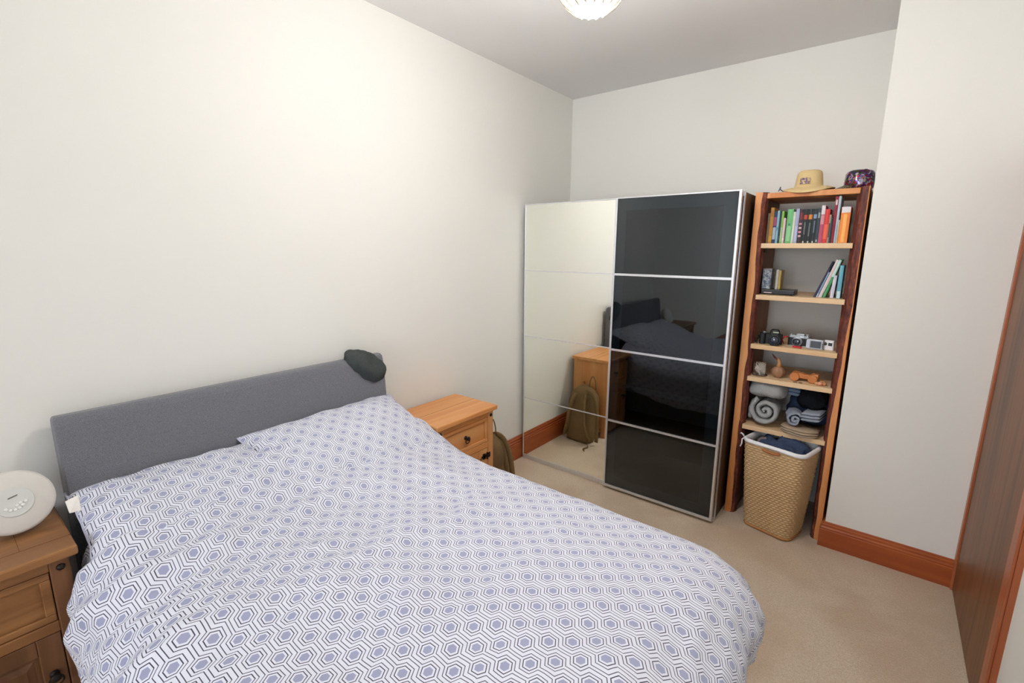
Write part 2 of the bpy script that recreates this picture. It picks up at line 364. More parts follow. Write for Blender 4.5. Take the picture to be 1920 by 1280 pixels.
def zt(x, y):
    """height of the duvet's top at a plan position"""
    z = .700+.125/(1+exp((x-.47)/.085))
    z += .035*max(0, 1-((y+2.70)/.62)**2)
    return z
def duvet():
    xi, yr, yl = 1.80, -2.16, -3.25
    hang = .62; step = .0125
    A = [];  a = .275
    while a < xi+hang: A.append(a); a += step
    B = [];  b_ = yl-hang
    while b_ < yr+hang+.001: B.append(b_); b_ += step
    curl = .05
    def prof(d, aa, bb, D):
        L1 = 1.5708*sqrt((aa*aa+bb*bb)/2)
        if d < L1:
            th = d/L1*pi/2; return aa*sin(th), bb*(1-cos(th)), th
        e = d-L1; ec = D-curl-L1
        if e < ec: return aa-.16*e, bb+e, pi/2
        c = (e-ec)/curl*pi*.9
        return aa-.16*ec-.018*(1-cos(c)), bb+ec+.018*sin(c), pi/2+c
    verts = []; uvs = []
    for ia, a in enumerate(A):
        for ib, b_ in enumerate(B):
            dx = max(0, a-xi); dyr = max(0, b_-yr); dyl = max(0, yl-b_); dy = dyr-dyl
            d = (dx**3+abs(dy)**3)**(1/3); d2 = sqrt(dx*dx+dy*dy)
            cx = min(a, xi); cy = min(max(b_, yl), yr)
            wr = 1/(1+exp(-(a-.95)/.15)) if dy > 0 else 1
            ex = .255; ey = .235 if dy > 0 else .215
            if dy < 0: ey *= .62+.38/(1+exp(-(a-.405)/.012))
            if dy > 0: ey *= 1.0
            if d > 1e-6:
                ux, uy = dx/d2, dy/d2
                cn = min(dx, abs(dy))/max(d, .001); aa = sqrt((ex*ux)**2+(ey*uy)**2)*(1-.10*cn); bb = .155
                D = hang*(1.0-.27*abs(ux)**.7)*(1-.16*cn)*(1.0+.05*nz(a*3, b_*3, 7))
                d = min(d, D*1.0)
                hxx, hz, th = prof(d, aa, bb, D)
                nrm = Vector((ux*sin(th), uy*sin(th), cos(th)))
                p = Vector((cx+ux*hxx, cy+uy*hxx, zt(cx, cy)-hz))
                # hanging folds, growing with the drop
                arc = (a if abs(dy) > 0 and dx == 0 else 0)+atan2(dy, dx if dx > 0 else 1e-4)*.33+(b_ if dx > 0 and dy == 0 else 0)
                g = min(1, max(0, (d-.16)/.25))
                corner = min(dx, abs(dy))/max(d, .001)
                f = (.012+.046*corner)*g*sin(arc*2*pi/.19+2.2*nz(a*2.5, b_*2.5, 3))
                p += Vector((ux, uy, 0))*f
            else:
                nrm = Vector((0, 0, 1)); p = Vector((a, b_, zt(a, b_)))
            # quilted puffiness and creases
            hd = max(0, 1-(a-.28)/1.25)
            puff = .016*nz(a*3.1, b_*3.1, 1)+.010*nz(a*7, b_*5, 2)
            cr = 0
            q = nz(a*9+2*nz(a*2, b_*2, 9), b_*2.2, 5); cr += (.004+.013*hd)*(1-abs(q)*2.6)
            q = nz(a*5+b_*4, b_*9-a*2, 8); cr += (.002+.006*hd)*(1-abs(q)*2.6)
            q = nz(a*22, b_*16, 4); cr += .0028*q
            # two long ridges and the valley between them, running across the bed near the pillows
            for x0, s0, w0, am in ((.64, .10, .045, .014), (.84, -.12, .06, .012), (1.04, .16, .06, .011)):
                xx = a-(x0+s0*(b_+2.7)+.05*nz(b_*2.4, x0*9)); cr += am*exp(-(xx/w0)**2)*(1+.6*nz(b_*3, x0*5))
            if d > .45: cr *= .4
            if b_ > -2.30: q = max(.12, 1-(b_+2.30)/.16); cr *= q; puff *= max(.4, q)
            p += nrm*(puff+cr-.008)
            # rolled edge at the pillows
            e = a-.275
            if e < .03: p.z -= .030*(1-e/.03)**2
            p.z += .012*exp(-((e-.05)/.035)**2)
            if p.x < .395 and p.y < -3.40: p.y = -3.40
            p.z = max(p.z, .012)
            verts.append(tuple(p)); uvs.append((a, b_))
    nb = len(B); fs = []
    for i in range(len(A)-1):
        for j in range(nb-1):
            fs.append((i*nb+j, (i+1)*nb+j, (i+1)*nb+j+1, i*nb+j+1))
    m = MB(); m.add(verts, fs, 0, None, uvs)
    o = m.build('duvet', M['hex'], None, smooth=True, origin=(1.0, -2.7, .6))
    sd = o.modifiers.new('thickness', 'SOLIDIFY'); sd.thickness = .014; sd.offset = -1
    tag(o, 'white duvet printed with lavender hexagons and dark lines, spread over the bed', 'duvet')
duvet()

def pillow(c, W, L, T, tilt, rz, seed, label, uo, extra=None):
    """W across the bed, L up the slope"""
    N, K = 46, 38; m = MB()
    Tm = Matrix.Translation(c) @ Matrix.Rotation(rz, 4, 'Z') @ Matrix.Rotation(tilt, 4, 'Y')
    def pt_(i, j, side):
        u = -1+2*i/N; v = -1+2*j/K
        fu = 1-abs(u)**3.2; fv = 1-abs(v)**2.6
        h = T/2*(max(0, fu)**.55)*(max(0, fv)**.6)
        pin = 1-.055*(1-abs(v)**2)*abs(u)**4; pin2 = 1-.05*(1-abs(u)**2)*abs(v)**4
        y = u*W/2*pin; x = v*L/2*pin2
        w = .007*nz(x*9+seed, y*9, side*.3)+.005*(1-2.4*abs(nz(x*14+seed*3, y*8, 2)))
        ed = min(1, (1-max(abs(u), abs(v)))*5)
        h = h*(1 if side > 0 else .7)+w*ed*side
        wob = .008*nz(u*4+seed, v*4, 5)
        return (x+wob, y+wob*.6, side*h)
    for side in (1, -1):
        vs = []; uv = []
        for i in range(N+1):
            for j in range(K+1):
                p = pt_(i, j, side); vs.append(p); uv.append((p[0]*1.04+uo[0], p[1]*1.04+uo[1]))
        fs = [(i*(K+1)+j, (i+1)*(K+1)+j, (i+1)*(K+1)+j+1, i*(K+1)+j+1) for i in range(N) for j in range(K)]
        m.add(vs, fs, 0, Tm, uv)
    o = m.build('pillow', M['hex'], None, smooth=True, origin=tuple(c))
    tag(o, label, 'pillow', None)
    # stitched hem
    pts = [pt_(i, 0, 0) for i in range(N+1)]+[pt_(N, j, 0) for j in range(1, K+1)]+[pt_(i, K, 0) for i in range(N-1, -1, -1)]+[pt_(0, j, 0) for j in range(K-1, -1, -1)]
    h = MB(); h.tube([Tm @ Vector((p[0], p[1], 0)) for p in pts], .0035, 6); hh = h.build('hem_seam', plain('c9c8dc', .8), None, smooth=True)
    for v_ in hh.data.vertices: v_.co -= Vector(c)
    hh.parent = o
    return o
p1 = pillow(Vector((.325, -3.080, .772)), .62, .46, .150, math.radians(21), math.radians(-2), 1, 'hexagon print pillow with white care tag beside the left bedside cabinet', (.01, .013))
p2 = pillow(Vector((.328, -2.432, .801)), .80, .47, .155, math.radians(21), math.radians(1), 5, 'hexagon print pillow under the dark knitted beanie, nearer the wardrobe', (.03, .02))
b = MB(); rings = [[(.252, -3.368, .898), (.256, -3.368, .898), (.272, -3.368, .850), (.268, -3.368, .850)], [(.248, -3.400, .888), (.252, -3.400, .888), (.270, -3.397, .852), (.266, -3.397, .852)]]
b.loft(rings); tg = b.build('care_tag', plain('efe9e0', .7), None, .002)
for v_ in tg.data.vertices: v_.co -= p1.location
tg.parent = p1; tg['label'] = 'white fabric care tag with a yellow mark'

# ------------------------------------------------------------------ bedside cabinets
def cabinet(name, label, x0, y0, W, D, Ht, top, body, bodyx, hinge_side):
    """x0 = back, y0 = low-y side; front faces +x"""
    t = thing(name, label, 'bedside cabinet', (x0, y0, 0))
    oh = .022; th = .030
    b = MB()
    b.box(0, D, 0, W, Ht-th, Ht)
    o = b.build('cabinet_top', top, t, .006)
    # plank seams scored in the top
    s = MB(); s.box(D*.47, D*.47+.0013, .002, W-.002, Ht-.001, Ht+.0007) if hinge_side > 0 else (s.box(D-.090, D-.0885, .002, W-.002, Ht-.001, Ht+.0007), s.box(.004, D-.09, W-.115, W-.1135, Ht-.001, Ht+.0007), s.box(.004, D-.09, .115, .1165, Ht-.001, Ht+.0007))
    s.build('plank_seam', plain('6e4526', .7), o)
    f = D-oh          # front plane of the posts
    y1, y2 = oh, W-oh
    p = .045
    b = MB()
    b.box(.01, f-.02, y1, y1+.016, .05, Ht-th); b.box(.01, f-.02, y2-.016, y2, .05, Ht-th)   # side panels
    b.box(.01, .022, y1, y2, .05, Ht-th); b.box(.02, f-.03, y1, y2, .07, .085)
    b.box(.01, .045, y1-.002, y1+.02, 0, Ht-th); b.box(.01, .045, y2-.02, y2+.002, 0, Ht-th)
    b.build('carcass', bodyx, t, .002)
    for q0, q1 in ((y1-.002, y1+p), (y2-p, y2+.002)): MB().box(f-.045, f, q0, q1, 0, Ht-th).build('front_post', body, t, .004)
    zt_ = Ht-th
    for q0, q1 in ((zt_-.035, zt_), (zt_-.235, zt_-.20), (.045, .10)): MB().box(f-.035, f-.002, y1+p, y2-p, q0, q1).build('front_rail', top, t, .003)
    yc = (y1+y2)/2
    # drawer: a framed, recessed front
    dz0, dz1 = zt_-.198, zt_-.037
    b = MB(); a0, a1 = y1+p+.002, y2-p-.002
    b.box(f-.030, f-.014, a0, a1, dz0, dz1)
    b.box(f-.014, f-.004, a0, a1, dz1-.022, dz1); b.box(f-.014, f-.004, a0, a1, dz0, dz0+.022)
    b.box(f-.014, f-.004, a0, a0+.024, dz0+.022, dz1-.022); b.box(f-.014, f-.004, a1-.024, a1, dz0+.022, dz1-.022)
    dr = b.build('drawer', top, t, .003)
    iron = plain('2a211d', .45, .6)
    def knob(parent, y, z, x):
        k = MB(); k.lathe([(0, 0), (.012, 0), (.012, .003), (.006, .006), (.006, .016), (.012, .020), (.014, .026), (.010, .031), (0, .032)], 18, T=Matrix.Translation((x, y, z)) @ Matrix.Rotation(pi/2, 4, 'Y'))
        pts = [(x+.016+.004*sin(q*.5), y+.017*sin(q), z-.014-.017*cos(q)) for q in [2*pi*i/20 for i in range(21)]]
        k.tube(pts, .0028, 6)
        return k.build('ring_pull', iron, parent, smooth=True)
    knob(dr, yc, (dz0+dz1)/2, f-.014)
    # door with a raised frame
    z0, z1 = .103, zt_-.237
    b = MB(); b.box(f-.030, f-.016, a0, a1, z0, z1)
    for q in ((a0, a0+.055, z0, z1), (a1-.055, a1, z0, z1), (a0+.055, a1-.055, z1-.055, z1), (a0+.055, a1-.055, z0, z0+.055)): b.box(f-.016, f-.004, q[0], q[1], q[2], q[3])
    rings = []
    for k, xx in ((0, f-.016), (.02, f-.008)): rings.append([(xx, a0+.065+k, z0+.065+k), (xx, a1-.065-k, z0+.065+k), (xx, a1-.065-k, z1-.065-k), (xx, a0+.065+k, z1-.065-k)])
    b.loft(rings)
    dd = b.build('door', body, t, .003)
    knob(dd, (a1-.03) if hinge_side < 0 else (a0+.03), z1-.13, f-.004)
    for zz in (z1-.05, z0+.06):
        h = MB(); ys = a1-.012 if hinge_side > 0 else a0+.012; sg = -1 if hinge_side > 0 else 1
        h.box(f-.004, f+.001, min(ys, ys+sg*.045), max(ys, ys+sg*.045), zz-.006, zz+.006)
        h.box(f-.004, f+.001, min(ys+sg*.012, ys+sg*.034), max(ys+sg*.012, ys+sg*.034), zz-.018, zz+.018)
        h.box(f-.001, f+.003, min(ys-sg*.004, ys-sg*.030), max(ys-sg*.004, ys-sg*.030), zz-.016, zz+.016)
        h.tube([(f+.003, ys, zz-.022), (f+.003, ys, zz+.022)], .005, 8)
        h.build('hinge', iron, dd)
    for yy in (y1+.02, y2-.02):
        h = MB(); h.lathe([(0, 0), (.011, 0), (.009, .005), (0, .007)], 12, T=Matrix.Translation((f, yy, zt_-.03)) @ Matrix.Rotation(pi/2, 4, 'Y'))
        h.build('iron_stud', iron, t, smooth=True)
    return t
cabinet('bedside_cabinet', 'light pine bedside cabinet between the bed and the wardrobe, backpack beside it', .026, -1.950, .51, .375, .730, M['pine'], M['pinez'], M['pinez'], 1)
cabinet('bedside_cabinet', 'shade-darkened pine bedside cabinet in the lower left corner, under the round alarm clock', .026, -3.915, .51, .36, .795, M['dpine'], M['dpinez'], M['dpinez'], -1)

# ------------------------------------------------------------------ wake-up light
def clock():
    c = Vector((.15, -3.505, .795)); R = .098
    t = thing('alarm_clock', 'round white sunrise alarm clock on the left bedside cabinet', 'alarm clock', tuple(c))
    face = Vector((.93, .10, .36)).normalized()
    q = face.to_track_quat('Z', 'Y').to_matrix().to_4x4()
    T = Matrix.Translation((0, 0, R+.002)) @ q
    wh = plain('d9d4cd', .45, var=.02)
    MB().lathe([(.001, -.075), (R*.5, -.072), (R*.72, -.05), (R*.9, -.02), (R*.985, 0), (R, .008), (R*.985, .016), (R*.9, .020), (R*.5, .024), (.001, .025)], 56, T=T).build('housing', wh, t, smooth=True)
    MB().lathe([(.001, .0252), (R*.44, .0262), (R*.46, .0262), (R*.46, .0225), (.001, .0225)], 40, T=T).build('control_panel', plain('d6d6d1', .4, var=.02), t, smooth=True)
    d = MB(); d.box(-.006, .014, .012, .0155, .0255, .0268, 0, T @ Matrix.Rotation(pi/2, 4, 'Z') @ Matrix.Translation((-.004, .0, 0)))
    # the local axes: find screen-up for the dial
    upv = (Vector((0, 0, 1))-face*face.z).normalized(); sd = upv.cross(face)
    def on(u, v, w_): return tuple(Vector((0, 0, R+.002))+sd*u+upv*v+face*w_)
    def plate(u, v, ru, rv, n=14):
        m_ = MB(); m_.loft([[on(u+ru*cos(2*pi*i/n), v+rv*sin(2*pi*i/n), .0255) for i in range(n)], [on(u+ru*.9*cos(2*pi*i/n), v+rv*.9*sin(2*pi*i/n), .0285) for i in range(n)]]); return m_
    m_ = MB(); m_.loft([[on(u, v, .0255) for u, v in ((-.012, .013), (.010, .018), (.010, .021), (-.012, .016))], [on(u, v, .0275) for u, v in ((-.012, .013), (.010, .018), (.010, .021), (-.012, .016))]])
    m_.build('display_mark', plain('6a6662', .5), t)
    for u, v in ((-.022, -.015), (-.013, -.021), (-.003, -.023), (.007, -.021), (.016, -.015), (.024, -.006), (.003, -.011), (.012, -.007)):
        plate(u, v, .0048, .0042).build('button', plain('f0f0ec', .35, var=.02), t, smooth=False)
clock()

# ------------------------------------------------------------------ beanie on the headboard
def beanie():
    m = MB(); N, K = 40, 30; vs = []
    # a soft cap pulled over the corner of the headboard
    c = Vector((.090, -2.168, 1.072))
    ax = Vector((.05, .80, -.60)).normalized(); nx = Vector((1, 0, .12)).normalized(); up_ = nx.cross(ax).normalized()
    for i in range(N+1):
        th = pi*i/N
        for j in range(K):
            ph = 2*pi*j/K
            u = cos(th); r = sin(th)**.75
            a_, b_, n_ = u*.140, r*cos(ph)*.068*(1.0+.16*u), r*sin(ph)*.054
            if u < -.55: b_ *= 1-.35*(-u-.55)
            p = c+ax*a_+up_*b_+nx*n_
            q = noise.noise(p*13)*.024+noise.noise(p*34)*.006
            p += (p-c).normalized()*q
            vs.append(tuple(p))
    fs = [(i*K+j, i*K+(j+1) % K, (i+1)*K+(j+1) % K, (i+1)*K+j) for i in range(N) for j in range(K)]
    m.add(vs, fs); o = m.build('beanie', M['knit_hat'], None, smooth=True, origin=tuple(c))
    tag(o, 'dark charcoal knitted beanie draped over the headboard corner', 'hat')
beanie()

# ------------------------------------------------------------------ backpack
def backpack():
    t = thing('backpack', 'olive green backpack standing on the carpet beside the light pine cabinet', 'backpack', (.215, -1.30, 0))
    def body(w_, d_, h_, T, seed, prof=None, n=9):
        rings = []
        for i in range(29):
            q = i/28; z = q*h_
            s = min(1, .86+.7*q) if q < .2 else (1 if q < .62 else max(.08, 1-((q-.62)/.385)**2.6)**.6)
            s2 = s*(1+.05*sin(q*9+seed))
            r = [(x*s2, y*s2) for x, y in rrect(w_, d_, min(w_, d_)*.36, n)]
            rings.append([(x+.006*nz(x*20, y*20, z*14+seed), y+.008*nz(x*16, y*20+4, z*12+seed), z) for x, y in r])
        return MB().loft(rings, T=T)
    lean = Matrix.Rotation(math.radians(9), 4, 'X')
    body(.27, .125, .50, Matrix.Translation((0, 0.0, .004)) @ lean, 1).build('main_bag', M['olive'], t, smooth=True)
    body(.22, .06, .28, Matrix.Translation((0, -.065, .03)) @ lean, 4).build('front_pocket', M['olive'], t, smooth=True)
    dk = plain('7c6440', .9, var=.25, nscale=120)
    for s in (-1, 1):
        pts = [(s*.05, .0, .43), (s*.062, .045, .38), (s*.075, .075, .28), (s*.085, .078, .18), (s*.11, .07, .09), (s*.125, .05, .045)]
        P = []
        for i in range(len(pts)-1):
            for k in range(5):
                f = k/5; P.append(Vector(pts[i]).lerp(Vector(pts[i+1]), f))
        MB().tube(P+[Vector(pts[-1])], .024, 8, flat=.32).build('shoulder_strap', dk, t, smooth=True)
    # the strap hanging loose towards the room
    pts = [Vector((.045+.135*sin(q*pi*.55), -.015+.045*q, .455+.035*sin(q*pi)-.42*q*q)) for q in [i/20 for i in range(21)]]
    MB().tube(pts, .020, 8, flat=.30).build('loose_strap', dk, t, smooth=True)
    pts = [Vector((.075+.032*cos(a), -.065, .478+.11*sin(a))) for a in [pi*i/12 for i in range(13)]]
    MB().tube(pts, .0055, 8, flat=.4).build('grab_handle', dk, t, smooth=True)
    pts = [Vector((.12, .08, .03)), Vector((.15, .12, .012)), Vector((.13, .17, .008)), Vector((.16, .20, .010))]
    MB().tube(pts, .009, 8, flat=.4).build('strap_end', dk, t, smooth=True)
backpack()

# ------------------------------------------------------------------ wardrobe
def wardrobe():
    X0, X1, HT = .0356, 1.5356, 2.01
    t = thing('wardrobe', 'wide black-brown sliding door wardrobe with one mirror door and one dark glass door', 'wardrobe', (X0, -.3, 0))
    def bx(b, x0, x1, y0, y1, z0, z1): b.box(x0-X0, x1-X0, y0+.3, y1+.3, z0, z1)
    b = MB(); yb, yf = -.024, -.655
    bx(b, X0, X0+.018, yf, yb, 0, HT-.006); bx(b, X1-.018, X1, yf, yb, 0, HT-.006)
    bx(b, X0+.018, X1-.018, yf, yb, HT-.026, HT-.008); bx(b, X0+.018, X1-.018, yf+.03, yb, .03, .05)
    bx(b, X0+.018, X1-.018, yb-.008, yb, .05, HT-.026); bx(b, X0+.74, X0+.76, yf+.02, yb-.01, .05, HT-.026)
    bx(b, X0+.018, X1-.018, yf+.01, yf+.025, 0, .03)
    b.build('carcass', M['bwood'], t, .001)
    b = MB(); bx(b, X0+.76, X1-.018, yf+.03, yb-.01, .722, .762); b.build('shelf', plain('59626a', .5), t, .001)
    for q0, q1 in ((HT-.030, HT), (0, .018)):
        b = MB(); bx(b, X0-.002, X1+.002, yf-.030, yf, q0, q1); b.build('sliding_track', M['alu'], t, .001)
    for q0, q1 in ((X1-.002, X1+.004), (X0-.004, X0+.002)):
        b = MB(); bx(b, q0, q1, yf-.012, yf+.012, .0, HT-.004); b.build('edge_trim', M['alu'], t)
    zr = (.020, .517, 1.020, 1.525, HT)
    def door(name, x0, x1, y0, st, label, pane_mat, thin):
        b = MB(); y1 = y0+.030
        bx(b, x0, x0+st, y0, y1, zr[0], zr[-1]); bx(b, x1-st, x1, y0, y1, zr[0], zr[-1])
        bx(b, x0+st, x1-st, y0, y1, zr[0], zr[0]+.018); bx(b, x0+st, x1-st, y0, y1, zr[-1]-.008, zr[-1])
        d = b.build('sliding_door', M['alu'], t, .0015); d['label'] = label
        for z in zr[1:-1]:
            r = MB(); h = .0035 if thin else .007; bx(r, x0+st, x1-st, y0+.002, y1-.004, z-h, z+h); r.build('cross_rail', M['alu'], d)
        for k in range(4):
            z0 = zr[k]+(.018 if k == 0 else (.0035 if thin else .007)); z1 = zr[k+1]-(.008 if k == 3 else (.0035 if thin else .007))
            p = MB(); bx(p, x0+st, x1-st, y0+.005, y0+.010, z0, z1)
            q = p.build('mirror_pane' if thin else 'glass_pane', pane_mat, d)
        return d
    dl = door('mirror', X0, X0+.755, -.692, .006, 'mirror sliding door with four panes', M['mirror'], True)
    dr = door('glass', X0+.750, X1, -.7234, .014, 'dark glass sliding door with four panes', M['dglass'], False)
    # grey backing frame seen through the dark glass
    b = MB(); x0, x1 = X0+.764, X1-.014; yy0, yy1 = -.7105, -.702
    bx(b, x0, x0+.055, yy0, yy1, .04, 2.0); bx(b, x1-.075, x1, yy0, yy1, .04, 2.0); bx(b, x0+.055, x1-.075, yy0, yy1, 1.93, 2.0); bx(b, x0+.055, x1-.075, yy0, yy1, .04, .10)
    b.build('backing_frame', plain('7f8d96', .5, var=.03), dr)
wardrobe()

# ------------------------------------------------------------------ bookcase
SZ = (1.725, 1.425, 1.127, .924, .612)
def bookcase():
    t = thing('bookcase', 'tall open bookcase with rough live-edge sides and pale pine shelves', 'bookcase', (1.83, -.26, 0))
    ox, oy = -1.83, .26
    def side(x0, x1, left):
        rings = []; N = 90; b = MB()
        for i in range(N+1):
            z = 2.012*i/N
            wv = .012*nz(z*3.1, 3 if left else 8)+.006*nz(z*9, 5 if left else 1)
            if left:
                xa = x0+.036+wv; xi = x1+.004*nz(z*6, 2)
                pts = [(x0, -.49), (xa, -.49+.003*nz(z*20, 1)), ((xa+xi)/2+.004, -.478+.006*nz(z*14, 7)), (xi, -.448+.008*nz(z*12, 4)), (x1-.012, -.42), (x1-.012, -.045), (x0, -.045)]
            else:
                k = max(0, min(1, (z-1.15)/.25))
                xa = x1-.020+.018*k-.6*wv*(1-k)-.010*max(0, min(1, (.9-z)/.2)); xi = x0+.004*nz(z*6, 12)
                pts = [(x1, -.49), (min(xa, x1-.004), -.49+.003*nz(z*20, 11)), ((xa+xi)/2-.004, -.480+.006*nz(z*14, 17)), (xi, -.452+.008*nz(z*12, 14)), (x0+.012, -.42), (x0+.012, -.045), (x1, -.045)]
            rings.append([(p[0]+ox, p[1]+oy, z) for p in pts])
        n = 7; vs = [p for r in rings for p in r]; fs = []; mi = []
        for i in range(N):
            for j in range(n):
                fs.append((i*n+j, i*n+(j+1) % n, (i+1)*n+(j+1) % n, (i+1)*n+j)); mi.append({0: 0, 1: 1, 2: 1, 3: 1, 4: 2, 5: 2, 6: 0}[j])
        fs.append(tuple(range(n))); mi.append(0); fs.append(tuple(N*n+j for j in range(n))); mi.append(0)
        b.add(vs, fs, mi); return b.build('side_board', [M['sawn'], M['bark'], M['slab']], t)
    side(1.556, 1.620, True); side(2.036, 2.088, False)
    for k, z in enumerate(SZ):
        b = MB(); b.box(1.609+ox, 2.048+ox, -.487+oy, -.05+oy, z-.028, z); b.build('shelf', M['shelf'], t, .002)
    b = MB(); b.box(1.609+ox, 2.048+ox, -.47+oy, -.05+oy, 1.978, 2.008); b.build('top_board', M['sawn'], t, .003)
    for x in (1.611, 2.042):
        b = MB(); b.box(x+ox, x+ox+.004, -.40+oy, -.34+oy, 1.672, 1.697); b.build('shelf_bracket', plain('201c1a', .5, .5), t)
bookcase()

# ------------------------------------------------------------------ books
def book(name, x0, x1, z, h, d, yf, cover, label, group, band=None, lean=0, spine2=None, motif=None):
    """upright book, spine towards the room at y=yf; lean turns it about its foot (radians, + leans right)"""
    w_ = x1-x0; ct = min(.0018, w_*.12)
    t = thing(name, label, 'book', (x0, yf, z), 0, group)
    t.rotation_euler.y = lean
    b = MB()
    b.box(0, ct, .002, d, 0, h); b.box(w_-ct, w_, .002, d, 0, h)
    n = 5; ring0 = [(0, .003, 0)]+[(w_*i/n, .003-.0035*sin(pi*i/n), 0) for i in range(1, n)]+[(w_, .003, 0), (w_, .005, 0), (0, .005, 0)]
    b.loft([ring0, [(p[0], p[1], h) for p in ring0]])
    cv = b.build('cover', plain(cover, .45, var=.05), t)
    MB().box(ct, w_-ct, .006, d-.004, .003, h-.003).build('pages', plain('e8e0cc', .8, nscale=300), t)
    k = 0
    for z0, z1, c, wf in (band or []):
        q = MB(); mgn = w_*(1-wf)/2
        n = 5; xs = [mgn+(w_-2*mgn)*i/n for i in range(n+1)]
        r0 = [(x, .003-.0035*sin(pi*x/w_)-.0007, z0*h) for x in xs]+[(x, .0045, z0*h) for x in reversed(xs)]
        q.loft([r0, [(p[0], p[1], z1*h) for p in r0]])
        q.build('spine_label', plain(c, .5), cv); k += 1
    return t
G1 = 'books on the top shelf of the bookcase'
Z1 = SZ[0]
top = [ # x0, x1, height, cover, bands, label
 (1.6265,1.6375,.170,'6e5a44',[], 'thin brown book at the far left of the top shelf'),
 (1.6385,1.6555,.200,'b3812f',[(.05,.2,'c99a30',.8),(.75,.92,'a06a2c',.8)], 'thick ochre book near the left end of the top shelf'),
 (1.6565,1.6735,.178,'2b3a5c',[(.12,.5,'a9b6c4',.9),(.55,.82,'9a4f6c',.9)], 'navy book with pink and pale grey blocks on its spine'),
 (1.6745,1.6855,.182,'8fb9c8',[(.4,.5,'6e98a8',.8)], 'slim pale blue book left of the dark teal one'),
 (1.6860,1.6960,.165,'2d4046',[(.1,.25,'50646a',.6)], 'slim dark teal book beside the pale blue one'),
 (1.6965,1.7075,.178,'8cba58',[(.05,.5,'b8d0a8',.5)], 'slim lime green book left of the short pink one'),
 (1.7080,1.7190,.140,'e3c9cc',[(.1,.2,'f2e6e4',.8)], 'short pale pink book left of the wide green one'),
 (1.7200,1.7235,.130,'5a3a34',[], 'very thin brown booklet squeezed beside the wide green book'),
 (1.7245,1.7530,.188,'6fb476',[(.06,.5,'8fc894',.7),(.52,.58,'3f7f6c',.3)], 'wide mid green book on the top shelf'),
 (1.7540,1.7660,.172,'cfd8c2',[(.08,.85,'dfe6d6',.5)], 'slim cream green book right of the wide green one'),
 (1.7670,1.7830,.188,'a8acca',[(.05,.5,'bcc0dc',.6)], 'lilac grey book left of the dark red lettered one'),
 (1.7840,1.8030,.184,'3b2a30',[(.18,.24,'c9a8a8',.7),(.30,.36,'cf8f98',.7),(.42,.48,'c9b0b0',.7),(.54,.60,'c28a8c',.7),(.70,.90,'7a3038',.7)], 'dark book with pale red marks stacked down its spine'),
 (1.8040,1.8260,.184,'23282a',[(.0,.06,'c9c4b4',.3),(.25,.62,'59625f',.35),(.70,.83,'b8402c',.75)], 'black book with a red roundel, first of the black set'),
 (1.8270,1.8490,.184,'22282a',[(.0,.06,'c9c4b4',.3),(.2,.6,'59625f',.35),(.70,.84,'c47c2a',.8)], 'black book with an orange roundel on its spine'),
 (1.8500,1.8700,.184,'232a30',[(.0,.06,'c9c4b4',.3),(.3,.65,'5f6a78',.35),(.72,.84,'7d93b4',.75)], 'black book with a pale blue roundel on its spine'),
 (1.8710,1.8850,.186,'39464a',[(.03,.1,'aeb6b8',.5),(.72,.88,'8fa09c',.6)], 'grey teal book right of the black set'),
 (1.8860,1.9040,.200,'b4506c',[(.76,1.0,'e6dede',.95),(.5,.74,'cf9098',.9)], 'rose pink book with a white top to its spine'),
 (1.9050,1.9260,.180,'cf3a38',[(.12,.55,'e2664e',.8)], 'bright red book on the top shelf'),
 (1.9270,1.9350,.150,'a89684',[(.2,.7,'3c3a3c',.6)], 'slim tan and black book behind the bright red one'),
 (1.9355,1.9420,.140,'2c4a50',[], 'short slim dark teal book left of the tall pale one'),
 (1.9430,1.9570,.244,'8c2738',[(.82,.93,'d8d0cc',.6)], 'tall crimson book with a small white label'),
 (1.9580,1.9690,.246,'b9c8d2',[(.0,.4,'a6bccb',.8)], 'tall slim pale blue grey book beside the crimson one'),
 (1.9695,1.9760,.120,'d0bd9c',[], 'short thin beige booklet beside the orange book'),
 (1.9770,2.0180,.188,'e8883c',[(.84,1.0,'dfdce0',1),(.02,.80,'f6b05c',.38)], 'wide orange and yellow book at the right of the top shelf'),
]
for x0, x1, h, c, bands, lab in top:
    book('book', x0, x1, Z1+.001, h, .125 if h < .22 else .16, -.462 if h < .22 else -.455, c, lab, G1, bands)
G2 = 'leaning books on the second shelf'
Z2 = SZ[1]
lean = [ # x of foot, thickness, height, lean, cover, label, yf, bands
 (1.893,.010,.212,.335,'3c3a4e',[(.8,1.0,'26283a',1)], 'dark slate booklet leaning at the left of the second shelf group'),
 (1.9065,.008,.150,.300,'8fa6c8',[(.0,.15,'c8d8e4',1)], 'thin sky blue booklet leaning second from the left'),
 (1.9175,.0155,.222,.295,'dcd3d0',[(.3,.8,'e6c8c4',.3)], 'tall off-white book leaning on the second shelf'),
 (1.9375,.013,.222,.265,'4f9a62',[(.55,.98,'c6e4e0',1)], 'green book with a pale mint top half, leaning'),
]
for x, w_, h, le, c, bands, lab in lean:
    book('book', x, x+w_, Z2+.001+.0, h, .12, -.430, c, lab, G2, bands, le)
book('book', 1.9725, 1.9885, Z2+.001, .125, .12, -.430, 'd8d4e0', 'short pale lilac book on the second shelf', G2, [], .05)
book('book', 2.0020, 2.0200, Z2+.001, .180, .13, -.430, '6fb2c6', 'turquoise book with a white foot at the right of the second shelf', G2, [(.0, .22, 'c6e0e8', 1)])
